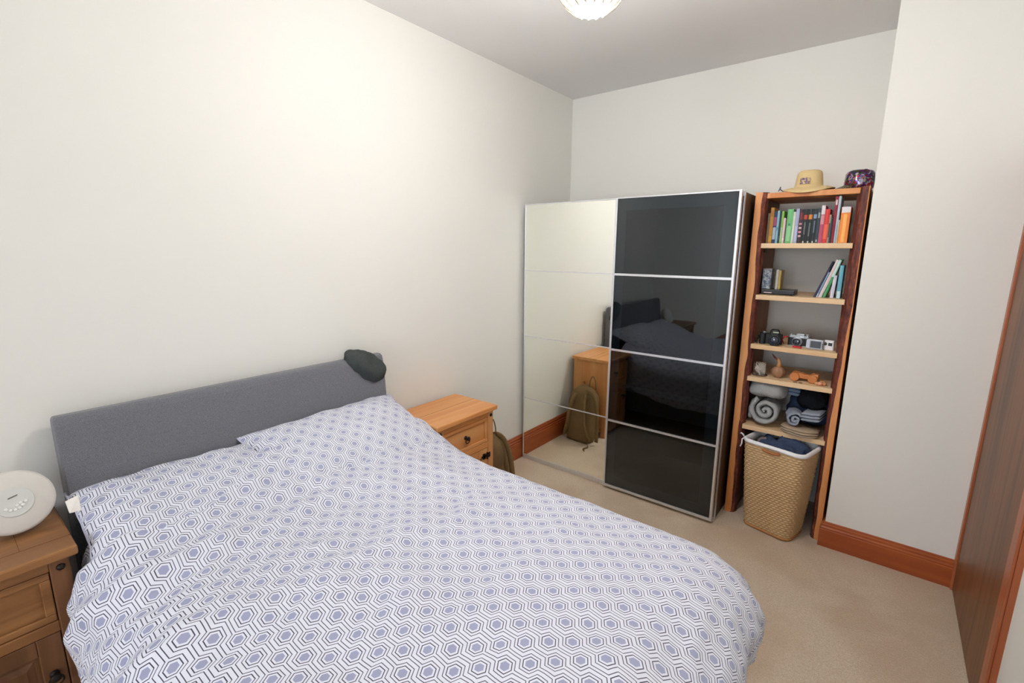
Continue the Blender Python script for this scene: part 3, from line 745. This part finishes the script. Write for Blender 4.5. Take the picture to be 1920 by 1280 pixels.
# patterned box, yellow book and black slab
t = thing('storage_tin', 'grey blue patterned box standing on the black slab, second shelf', 'box', (1.642, -.36, Z2+.0315))
b = MB(); b.box(-.024, .024, -.04, .04, 0, .118)
tt = NT('patterned_card'); f = tt.noise(tt.coords(), 70, 3, .7); tt.col(tt.ramp(f, [(.4, lin((70, 84, 104))), (.5, lin((120, 132, 146))), (.62, lin((176, 172, 172)))])); tt.set(.6)
b.build('box_body', tt.m, t, .002); MB().box(-.0245, .0245, -.0405, .0405, .112, .121).build('box_lid', plain('8a8488', .6), t, .002)
book('book', 1.690, 1.703, Z2+.0315, .116, .10, -.395, 'bcb9b4', 'grey white book between the patterned box and the yellow one', 'books beside the patterned box', [])
book('book', 1.7045, 1.7165, Z2+.0315, .112, .10, -.395, 'b79f55', 'mustard yellow book beside the patterned box', 'books beside the patterned box', [])
t = thing('media_player', 'flat black box lying on the left of the second shelf', 'device', (1.711, -.37, Z2+.001))
MB().box(-.088, .088, -.055, .075, .003, .029).build('casing', plain('16181a', .35), t, .003)
b = MB()
for x in (-.07, .07):
    for y in (-.04, .06): b.lathe([(.007, 0), (.007, .003)], 10, T=Matrix.Translation((x, y, 0)))
b.build('rubber_foot', plain('0c0c0c', .8), t)
MB().box(-.072, -.030, -.0556, -.054, .008, .014).build('front_slot', plain('b8a8b0', .4), t)

# ------------------------------------------------------------------ cameras on the third shelf
Z3 = SZ[2]
def cameras():
    blk = plain('1a1c1e', .5, var=.2, nscale=200); sil = plain('a8abaf', .35, .6); rub = plain('101214', .7); red = plain('c0202a', .5)
    lens_g = plain('20283a', .08, spec=.9)
    t = thing('camera', 'black bridge camera with strap at the left of the third shelf', 'camera', (1.708, -.40, Z3+.001), math.radians(8))
    b = MB(); b.loft([[(x, y, z) for x, y in rrect(.108, .042, .012)] for z in (0, .06)]); b.loft([[(x-.052, y-.012, z) for x, y in rrect(.034, .06, .014)] for z in (0, .064)])
    b.loft([[(x*k+.012, y*k, z) for x, y in rrect(.052, .05, .010)] for z, k in ((.055, 1.1), (.078, .95), (.088, .7))])
    b.build('camera_body', blk, t, .002)
    T = Matrix.Translation((.014, -.02, .031)) @ Matrix.Rotation(pi/2, 4, 'X')
    ln = MB().lathe([(.034, 0), (.034, .012), (.032, .013), (.032, .034), (.034, .036), (.034, .056), (.029, .058), (.027, .052), (.001, .050)], 32, T=T).build('lens', blk, t, smooth=False)
    MB().lathe([(.026, .0505), (.018, .054), (.001, .056)], 24, T=T).build('lens_glass', lens_g, ln, smooth=True)
    MB().box(.002, .032, -.030, -.026, .070, .076).build('name_plate', plain('c8d4b8', .5), t)
    b = MB(); b.lathe([(.009, 0), (.009, .008), (.001, .009)], 16, T=Matrix.Translation((-.045, .0, .064))); b.build('shutter_button', sil, t, smooth=False)
    pts = [Vector((-.062, 0, .045)), Vector((-.076, -.01, .040)), Vector((-.082, -.025, .020)), Vector((-.088, -.02, .006)), Vector((-.078, -.045, .005))]
    MB().tube([p for p in pts], .007, 8, flat=.35).build('neck_strap', rub, t, smooth=True)
    t = thing('camera', 'silver and black rangefinder style camera with red strap, middle of the third shelf', 'camera', (1.846, -.385, Z3+.001), math.radians(-4))
    MB().loft([[(x, y, z) for x, y in rrect(.112, .032, .013)] for z in (.004, .050)]).build('camera_body', blk, t, .001)
    b = MB(); b.loft([[(x, y, z) for x, y in rrect(.114, .034, .014)] for z in (.050, .064)]); b.box(-.012, .028, -.014, .012, .064, .075); b.lathe([(.011, 0), (.011, .009), (.001, .010)], 18, T=Matrix.Translation((.042, 0, .064))); b.lathe([(.009, 0), (.009, .007), (.001, .008)], 18, T=Matrix.Translation((-.040, 0, .064)))
    b.loft([[(x, y, z) for x, y in rrect(.112, .033, .013)] for z in (0, .004)])
    b.build('top_plate', sil, t, .001)
    T = Matrix.Translation((-.004, -.016, .029)) @ Matrix.Rotation(pi/2, 4, 'X')
    ln = MB().lathe([(.027, 0), (.027, .010), (.024, .011), (.024, .026), (.021, .028), (.019, .024), (.001, .022)], 30, T=T).build('lens', sil, t)
    MB().lathe([(.019, .0245), (.012, .026), (.001, .027)], 24, T=T).build('lens_glass', lens_g, ln, smooth=True)
    MB().box(.008, .026, -.0175, -.013, .053, .062).build('viewfinder', plain('dfe4ee', .2), t)
    pts = [Vector((-.056, 0, .05)), Vector((-.075, -.008, .048)), Vector((-.088, -.005, .030)), Vector((-.080, .006, .004))]
    MB().tube(pts, .004, 6, flat=.5).build('red_strap', red, t, smooth=True)
    o = MB().loft([[(x, y, z) for x, y in rrect(.045, .012, .003)] for z in (0, .010)]).build('pocket_knife', red, None, .001, loc=(1.848, -.452, Z3+.001), rotz=math.radians(-6)); tag(o, 'small red pocket tool lying in front of the rangefinder camera', 'pocket knife')
    t = thing('camera', 'silver compact camera turned to show its screen, right of centre on the third shelf', 'camera', (1.934, -.425, Z3+.001), math.radians(-4))
    MB().loft([[(x, y, z) for x, y in rrect(.086, .024, .008)] for z in (0, .056)]).build('camera_body', sil, t, .002)
    MB().box(-.022, .030, -.0135, -.0115, .008, .048).build('screen', plain('4a5058', .12, spec=.8), t, .001)
    MB().box(-.043, -.026, -.014, -.012, .004, .052).build('grip', plain('c4ccdc', .3), t, .001)
    b = MB()
    for z in (.014, .024, .034): b.lathe([(.003, 0), (.003, .002), (.001, .0025)], 10, T=Matrix.Translation((.037, -.012, z)) @ Matrix.Rotation(pi/2, 4, 'X'))
    b.build('button', rub, t)
    t = thing('webcam', 'small white gadget with a square black lens at the right end of the third shelf', 'camera', (1.999, -.405, Z3+.001), math.radians(-6))
    MB().loft([[(x, y, z) for x, y in rrect(.050, .030, .009)] for z in (0, .056)]).build('housing', plain('ece8ea', .4), t, .003)
    MB().box(-.002, .017, -.0165, -.0145, .026, .044).build('lens', plain('121418', .15, spec=.8), t, .001)
    MB().lathe([(.009, 0), (.009, .003), (.001, .004)], 18, T=Matrix.Translation((-.016, -.0145, .036)) @ Matrix.Rotation(pi/2, 4, 'X')).build('dial', plain('3a382c', .4), t)
cameras()

# ------------------------------------------------------------------ ornaments on the fourth shelf
Z4 = SZ[3]
def ornaments():
    t = thing('candle_holder', 'square glass holder with a white knotted filling on a dark saucer, fourth shelf', 'candle holder', (1.662, -.41, Z4+.001))
    MB().lathe([(.001, 0), (.042, 0), (.044, .003), (.042, .006), (.001, .004)], 28).build('saucer', plain('5c4438', .4), t)
    b = MB(); b.loft([[(x, y, z) for x, y in rrect(.064, .064, .007)] for z in (.006, .078)]); b.build('glass', M['clear'], t, .002)
    b = MB()
    for k in range(16):
        a = random.random()*2*pi; c = Vector((.013*cos(a), .013*sin(a), .018+.043*(k/15)))
        pts = [c+Vector((.012*cos(q+a), .006*sin(2*q), .011*sin(q+a*.5))) for q in [2*pi*i/12 for i in range(13)]]
        b.tube(pts, .0036, 6)
    b.build('filling', plain('efe6d8', .8), t, smooth=True)
    t = thing('wooden_apple', 'carved wooden apple ornament with a tall stalk, left of the toy car', 'ornament', (1.761, -.41, Z4+.001))
    rings = []; N = 40
    for i in range(17):
        q = i/16; z = .072*q; r0 = .039*sin(pi*min(.985, max(.06, q*.93+.05)))**.55
        rings.append([((r0*(1-.10*abs(sin(4*a))**.5))*cos(a), (r0*(1-.10*abs(sin(4*a))**.5))*sin(a)*.75, z) for a in [2*pi*j/N for j in range(N)]])
    MB().loft(rings).build('apple_body', wood('turned_wood', 'a4795a', '875f46', 'b48a68', 'z', 1.5, .5), t, smooth=True)
    MB().tube([Vector((0, 0, .068)), Vector((.002, 0, .09)), Vector((-.004, 0, .112)), Vector((-.006, 0, .122))], [.016, .009, .008, .004], 10).build('stalk', wood('stalk_wood', 'd09a62', 'b98050', 'dcae78', 'z', 2, .5), t, smooth=True)
    MB().tube([Vector((-.004, 0, .105)), Vector((-.026, .0, .122)), Vector((-.044, .0, .145))], [.002, .006, .001], 8, flat=.3).build('leaf', plain('7a3e30', .6), t, smooth=True)
    # toy car
    t = thing('toy_car', 'long wooden toy racing car on the fourth shelf', 'toy car', (1.895, -.40, Z4+.001), math.radians(-3))
    wd = wood('toy_wood', 'cf8448', 'bb7038', 'dc9858', 'x', 2, .45)
    pr = [(-.062, .018), (.070, .016), (.076, .026), (.076, .050), (.052, .052), (.040, .044), (.004, .043), (-.012, .050), (-.040, .046), (-.062, .036)]
    MB().prism(pr, 'y', -.020, .020).build('car_body', wd, t, .004)
    for x in (-.042, .050):
        for y in (-.036, .022):
            MB().lathe([(.001, 0), (.022, 0), (.025, .003), (.025, .011), (.022, .014), (.001, .014)], 24, T=Matrix.Translation((x, y+.014, .025)) @ Matrix.Rotation(pi/2, 4, 'X')).build('wheel', wd, t)
    for x in (-.042, .050): MB().tube([(x, -.03, .025), (x, .03, .025)], .004, 8).build('axle', plain('8a5a34', .5), t)
    for k, (x, y, s, c, lab) in enumerate(((1.966, -.445, .011, 'dba070', 'smallest wooden bead by the toy car, leftmost of the four'), (1.984, -.452, .014, 'e6a482', 'pinkish wooden bead between two others near the shelf front'), (2.003, -.440, .013, 'c98a58', 'brown wooden bead at the right end of the fourth shelf'), (1.990, -.418, .014, 'd69a68', 'wooden bead lying behind the other three by the toy car'))):
        o = MB().lathe([(.001, 0), (s*.7, s*.15), (s, s*.8), (s*.8, s*1.4), (.001, s*1.6)], 16).build('wooden_bead', plain(c, .5), None, smooth=True, loc=(x, y, Z4+.001)); tag(o, lab, 'bead', 'beads beside the toy car')
    for x, w_, lab in ((1.862, .022, 'flat dark chip in front of the toy car, the left one'), (1.889, .018, 'flat dark chip in front of the toy car, the right one')):
        o = MB().loft([[(a, b_, z) for a, b_ in rrect(w_, .012, .004)] for z in (0, .003)]).build('dark_chip', plain('7a5c48', .6), None, loc=(x, -.462, Z4+.0005), rotz=.2); tag(o, lab, 'chip', 'chips in front of the toy car')
ornaments()

# ------------------------------------------------------------------ clothes on the fifth shelf
Z5 = SZ[4]
def roll(name, c, r, L, mat, label, turns=2.6, th=.016, rz=0, seed=0, sq=1.0, grp=None, cat='jumper'):
    """cloth rolled up, the spiral end facing the room (-y)"""
    N = int(turns*26); ring = []; K = 9
    outer = []; inner = []
    for i in range(N+1):
        q = i/N; a = q*turns*2*pi+seed
        rr = r*(1-.86*q)+.005*nz(cos(a)*2, sin(a)*2, seed+q*4)
        outer.append((a, rr)); inner.append((a, max(.002, rr-min(th, r*.86/turns*.93)*(1+.25*nz(a, seed)))))
    prof = [(cos(a)*rr, sin(a)*rr*sq) for a, rr in outer]+[(cos(a)*rr, sin(a)*rr*sq) for a, rr in reversed(inner)]
    prof_c = []
    M_ = N+1; b = MB(); rings = []
    for k in range(K+1):
        y = -L/2+L*k/K
        e = 1.0 if 0 < k < K else .93
        sh = .004*nz(k*1.3, seed)
        R_ = []
        for idx, (x, z) in enumerate(prof):
            # bulge the ends so each layer reads rounded
            i = idx if idx < M_ else 2*M_-1-idx
            x2, z2 = prof[i]; x3, z3 = prof[2*M_-1-i]; mx_, mz_ = (x2+x3)/2, (z2+z3)/2
            f = e if k not in (0, K) else .45
            yy = y+(.007*sin(i*.23+seed) if k in (0, 1, K) else 0)+(.006 if k == 1 else 0)*0
            g_ = .007*nz(x*26+seed, z*26, k*.5)
            R_.append((mx_+(x-mx_)*f+sh+g_, yy+.008*nz(x*30, z*30, seed), mz_+(z-mz_)*f+.007*nz(z*26, x*26+seed, k*.5)))
        rings.append(R_)
    n = len(prof); vs = [p for r_ in rings for p in r_]; fs = []
    for k in range(K):
        for j in range(n): fs.append((k*n+j, k*n+(j+1) % n, (k+1)*n+(j+1) % n, (k+1)*n+j))
    for k in (0, K):
        for i in range(M_-1):
            a0, a1, b0, b1 = k*n+i, k*n+i+1, k*n+2*M_-1-i, k*n+2*M_-2-i
            fs.append((a0, a1, b1, b0))
    b.add(vs, fs)
    o = b.build(name, mat, None, smooth=True, loc=c, rotz=rz); return tag(o, label, cat, grp)
def lump(name, c, rad, mat, label, cat, seed=0, rz=0, amp=.2, fr=22, p=2.4, bottom=None, ridge=.0):
    N, K = 44, 30; vs = []
    for i in range(K+1):
        th = pi*i/K
        for j in range(N):
            ph = 2*pi*j/N
            d = Vector((sin(th)*cos(ph), sin(th)*sin(ph), cos(th)))
            k = (abs(d.x)**p+abs(d.y)**p+abs(d.z)**p)**(-1/p); q = Vector((d.x*rad[0], d.y*rad[1], d.z*rad[2]))*k
            n_ = noise.noise(q*fr+Vector((seed, 0, 0)))*amp+ridge*(1-2.5*abs(noise.noise(q*fr*.7+Vector((0, seed, 3)))))
            q = q+d*min(rad)*n_
            if bottom is not None: q.z = max(q.z, bottom)
            vs.append(tuple(q))
    fs = [(i*N+j, i*N+(j+1) % N, (i+1)*N+(j+1) % N, (i+1)*N+j) for i in range(K) for j in range(N)]
    o = MB().add(vs, fs).build(name, mat, None, smooth=True, loc=c, rotz=rz); return tag(o, label, cat)
def folded(name, c, W, D, layers, lt, mat, label, cat, rz=0, seed=0, tilt=0, oval=0):
    """stack of folds with rounded front edges"""
    b = MB(); NX = 18
    prof = []
    for l in range(layers):
        z0 = l*lt
        prof.append([(-D/2, z0+lt*.5), (-D/2+lt*.15, z0+lt*.15), (-D/2+lt*.6, z0+.0004), (D/2-lt*.6, z0+.0004), (D/2, z0+lt*.5), (D/2-lt*.6, z0+lt-.0004), (-D/2+lt*.6, z0+lt-.0004), (-D/2+lt*.15, z0+lt*.85)])
    for pr in prof:
        rings = []
        for i in range(NX+1):
            u = -1+2*i/NX; x = u*W/2; s = sqrt(max(.05, 1-abs(u)**8))
            zc = sum(p[1] for p in pr)/len(pr)
            ov = 1 if not oval else max(.12, 1-abs(u)**2.4)**.5
            rings.append([(x+.003*nz(p[0]*20, seed), p[0]*ov*(.97+.05*nz(x*14, zc*60, seed))+oval*.020*nz(zc*90, seed), zc+(p[1]-zc)*s+.005*nz(x*14, p[0]*14, seed+2)+tilt*x) for p in pr])
        b.loft(rings)
    o = b.build(name, mat, None, smooth=True, loc=c, rotz=rz); return tag(o, label, cat)
def clothes():
    roll('rolled_jumper', (1.722, -.380, Z5+.101), .096, .17, M['knit_grey'], 'largest rolled grey jumper, its spiral end facing the room', 2.3, .028, seed=2.2)
    roll('rolled_jumper', (1.640, -.340, Z5+.074), .026, .16, M['knit_grey'], 'narrow grey rolled jumper against the left side board', 1.4, .015, seed=1, sq=2.6)
    lump('folded_jumper', (1.716, -.365, Z5+.234), (.102, .105, .046), M['knit_grey'], 'grey folded jumper lying on top of the largest roll', 'jumper', 3, 0, amp=.30, fr=14, p=3.2, ridge=.20)
    roll('rolled_jumper', (1.874, -.425, Z5+.090), .047, .13, M['knit_blue'], 'small blue grey rolled jumper in the middle of the fifth shelf', 2.0, .015, seed=.5, rz=math.radians(12))
    lump('folded_scarf', (1.925, -.23, Z5+.10), (.11, .09, .10), M['cloth_navy'], 'dark navy clothing bundled at the back of the fifth shelf', 'clothing', 3, amp=.15, bottom=-.098, ridge=.06)
    lump('black_jumper', (1.950, -.335, Z5+.205), (.074, .09, .064), M['knit_black'], 'black bundled jumper high at the right of the fifth shelf', 'jumper', 9, amp=.22, ridge=.12)
    folded('folded_shirt', (1.845, -.28, Z5+.200), .08, .16, 3, .022, M['cloth_sky'], 'light blue folded cloth between the grey jumpers and the black one', 'clothing', 0, 5)
    folded('folded_jumper', (1.972, -.420, Z5+.096), .095, .15, 3, .018, M['knit_blue'], 'small pale grey folded jumper right of the blue grey roll', 'jumper', math.radians(-8), 8, .12)
    # beige cap squashed flat, hanging over the shelf front
    folded('beach_hat', (1.915, -.445, Z5+.003), .195, .160, 3, .0145, M['knit_beige'], 'beige brown folded hat hanging over the front of the fifth shelf', 'hat', math.radians(-6), 4, 0, 1)
clothes()

# ------------------------------------------------------------------ hats on top of the bookcase
ZT = 2.009
def hats():
    t = thing('sun_hat', 'straw coloured bucket hat on top of the bookcase', 'hat', (1.800, -.375, ZT))
    rings = []; n = 64
    prof = [(.060, .012), (.084, .005), (.105, .001), (.122, -.004), (.124, -.001), (.106, .006), (.084, .010), (.068, .016), (.066, .030), (.063, .060), (.060, .084), (.055, .098), (.044, .106), (.020, .108), (.001, .108)]
    for r, z in prof:
        R_ = []
        for j in range(n):
            a = 2*pi*j/n; rr = r*(1+.035*cos(2*a)+.02*nz(cos(a)*2, sin(a)*2, z*20)); zz = z+.010*(1+0)
            if r > .08:
                zz += .008*(.5+.5*cos(2*a+.4)) + (-.018*max(0, -sin(a))**2*(r-.08)/.04)
            if z > .09: zz -= .006*cos(a)**2*0
            R_.append((rr*cos(a)*1.0, rr*sin(a)*.98, zz))
        rings.append(R_)
    MB().loft(rings, caps=True).build('hat_body', M['straw'], t, smooth=True)
    rr = .0655; b = MB(); R0 = []; R1_ = []; R2_ = []; R3 = []
    for i in range(9):
        a = math.radians(-122+5.2*i+0); k = (1+.035*cos(2*a)); q = .0715*k
        R0.append((q*cos(a), q*sin(a), .040)); R1_.append(((q-.003)*cos(a), (q-.003)*sin(a), .072)); R2_.append(((q-.006)*cos(a), (q-.006)*sin(a), .072)); R3.append(((q-.006)*cos(a), (q-.006)*sin(a), .040))
    b.loft([R0, R1_, R2_, R3, R0], caps=False, closed=False)
    tt = NT('purple_print'); f = tt.noise(tt.coords('Object', (1, 1, 1.4)), 90, 2, .6); tt.col(tt.ramp(f, [(.47, lin((206, 182, 140))), (.52, lin((104, 86, 112)))])); tt.set(.8)
    b.build('purple_patch', tt.m, t, smooth=True)
    MB().tube([Vector((-.125, .0, .012)), Vector((-.138, -.02, .022)), Vector((-.136, -.03, .034)), Vector((-.142, -.04, .010))], .003, 6).build('chin_toggle', plain('5a6a86', .5), t, smooth=True)
    t = thing('sequinned_cap', 'multicoloured sequinned cap with a dark peak on top of the bookcase', 'hat', (2.030, -.36, ZT))
    rings = []
    prof = [(.062, 0), (.070, .006), (.071, .03), (.070, .060), (.067, .080), (.060, .092), (.045, .098), (.02, .099), (.001, .099)]
    for r, z in prof:
        rings.append([((r+.003*nz(cos(a)*3, sin(a)*3, z*30))*cos(a)*.95, (r+.003*nz(cos(a)*3, sin(a)*3, z*30))*sin(a), z*(1+.06*nz(cos(a)*2, sin(a)*2, 1))) for a in [2*pi*j/48 for j in range(48)]])
    MB().loft(rings).build('crown', M['sequin'], t, smooth=True)
    b = MB(); top_ = []; 
    N = 14; R_ = []
    for i in range(N+1):
        a = math.radians(150+i*(250-150)/N)
        row = []
        for k in range(5):
            q = k/4; r = .064+.052*q*sin(pi*(.08+.84*i/N)); z = .026-.024*q
            row.append((r*cos(a), r*sin(a), z))
        for k in range(4, -1, -1):
            q = k/4; r = .064+.052*q*sin(pi*(.08+.84*i/N)); z = .022-.024*q
            row.append((r*cos(a), r*sin(a), z))
        R_.append(row)
    b.loft(R_)
    tt = NT('dark_sequins'); vo = tt.n('ShaderNodeTexVoronoi'); tt.l(tt.coords(), vo.inputs['Vector']); vo.inputs['Scale'].default_value = 170
    tt.col(tt.mix(vo.outputs['Distance'], lin((40, 38, 34)), lin((150, 140, 110)))); tt.set(.25, .8); tt.bump(vo.outputs['Distance'], 1, .008)
    b.build('peak', tt.m, t, smooth=True)
hats()

# ------------------------------------------------------------------ laundry basket
def basket():
    rz = math.radians(-14)
    t = thing('laundry_basket', 'woven seagrass laundry basket with a white liner under the bookcase shelves', 'basket', (1.838, -.505, 0), rz)
    HB = .555; NP = 360; NR = 210; rows = 38; stakes = 40
    def outline(w_, d_, r, n):
        P = rrect(w_, d_, r, 8); L = [0]
        for i in range(len(P)): a, b_ = P[i], P[(i+1) % len(P)]; L.append(L[-1]+sqrt((a[0]-b_[0])**2+(a[1]-b_[1])**2))
        out = []; k = 0
        for j in range(n):
            s = L[-1]*j/n
            while L[k+1] < s: k += 1
            f = (s-L[k])/max(1e-9, L[k+1]-L[k]); a, b_ = P[k], P[(k+1) % len(P)]
            out.append((a[0]+(b_[0]-a[0])*f, a[1]+(b_[1]-a[1])*f))
        return out
    def size(q): return .262+.078*q**.8, .205+.050*q**.8
    rings = []; uvs = []
    for i in range(NR+1):
        q = i/NR; w_, d_ = size(q); P = outline(w_, d_, .045, NP); R_ = []
        row = q*rows; ri = int(row); fr_ = row-ri
        for j, (x, y) in enumerate(P):
            s = j/NP*stakes
            wv = 2*cos(pi*(s+.5*(ri % 2)))**2-1                    # over and under the uprights
            prof = sin(pi*fr_)
            d = .0085*min(1, (1.0-q)*22+.02)*(abs(prof)**.8)*(.22+.82*(wv*.5+.5)**.7)*(1+.25*nz(int(s)*1.7, ri*2.3))+.0006*nz(j*.4, ri*3.1)
            nx_, ny_ = x, y; l_ = sqrt(x*x+y*y)
            # outward normal of a rounded rectangle
            ex = max(0, abs(x)-(w_/2-.045)); ey = max(0, abs(y)-(d_/2-.045)); le = sqrt(ex*ex+ey*ey)+1e-9
            nn = (ex/le*(1 if x > 0 else -1), ey/le*(1 if y > 0 else -1))
            R_.append((x+nn[0]*d, y+nn[1]*d-.018*q*0, q*HB+.004))
            uvs.append((s*.4+ri*7.3, row*.12))
        rings.append(R_)
    vs = [p for r in rings for p in r]; fs = [(i*NP+j, i*NP+(j+1) % NP, (i+1)*NP+(j+1) % NP, (i+1)*NP+j) for i in range(NR) for j in range(NP)]
    fs.append(tuple(range(NP)))
    b = MB().add(vs, fs, 0, None, uvs); o = b.build('woven_body', M['grass'], t, smooth=True)
    sd = o.modifiers.new('thickness', 'SOLIDIFY'); sd.thickness = .006; sd.offset = -1
    w_, d_ = size(0); P = outline(w_+.008, d_+.008, .047, 120); MB().tube([Vector((x, y, .010)) for x, y in P]+[Vector((P[0][0], P[0][1], .010))], .007, 8).build('base_rope', plain('b8804c', .7, var=.3, nscale=120), t, smooth=True)
    # liner folded over the rim, dipping at the front where a handle shows
    w_, d_ = size(1); P = outline(w_, d_, .045, 160); rings = []
    def dip(x, y):
        return .010*exp(-((x+.005)/.05)**2) if y < 0 else 0
    pr = [(-.010, -.055), (-.009, -.02), (-.007, .002), (-.002, .006), (.006, .004), (.0095, -.004), (.0105, -.014), (.007, -.016), (.004, -.004), (-.004, .000), (-.006, -.02), (-.007, -.055)]
    for j, (x, y) in enumerate(P):
        ex = max(0, abs(x)-(w_/2-.045)); ey = max(0, abs(y)-(d_/2-.045)); le = sqrt(ex*ex+ey*ey)+1e-9
        nn = Vector((ex/le*(1 if x > 0 else -1), ey/le*(1 if y > 0 else -1), 0))
        wob = .0025*nz(j*.25, 3)
        rings.append([tuple(Vector((x, y, HB+.004))+nn*(o_+(wob if z_ < 0 else 0))+Vector((0, 0, z_+(dip(x, y) if -.05 < z_ < -.015 and o_ > .006 else 0)+wob))) for o_, z_ in pr])
    rings.append(rings[0]); MB().loft(rings, caps=False).build('liner', plain('f0f0f2', .8, var=.03), t, smooth=True)
    # leather-coloured grip in the front
    b = MB(); b.tube([Vector((-.048+.096*i/10, -d_/2-.009, HB-.022-.010*sin(pi*i/10))) for i in range(11)], .0075, 8); b.build('rim_grip', wood('grip_wood', 'b06c3c', '8f5028', 'c07c48', 'x', 2, .5), t, smooth=True)
    x = -w_/2-.004; y = -d_/2+.03
    b = MB()
    b.tube([Vector((x, y, HB)), Vector((x-.010, y-.006, HB+.018)), Vector((x-.020, y-.010, HB+.026)), Vector((x-.026, y-.010, HB+.020))], .0045, 6, flat=.4)
    b.tube([Vector((x, y, HB)), Vector((x-.012, y-.008, HB-.012)), Vector((x-.011, y-.010, HB-.040)), Vector((x-.018, y-.012, HB-.062))], .0045, 6, flat=.4)
    b.build('liner_ribbon', plain('f2f2f4', .8), t, smooth=True)
    # the washing
    T = Matrix.Rotation(rz, 4, 'Z')
    def W(x, y, z): return tuple(T @ Vector((x, y, z))+Vector((1.838, -.505, 0)))
    lump('washing', W(.006, .004, .492), (.128, .086, .070), M['cloth_navy'], 'heap of navy blue washing filling the laundry basket', 'clothes', 21, rz, amp=.34, fr=24, ridge=.34)
    lump('washing', W(-.105, .018, .510), (.032, .055, .036), M['cloth_mauve'], 'pale grey garment at the left of the washing in the basket', 'clothes', 4, rz, amp=.3, fr=26, ridge=.2)
basket()
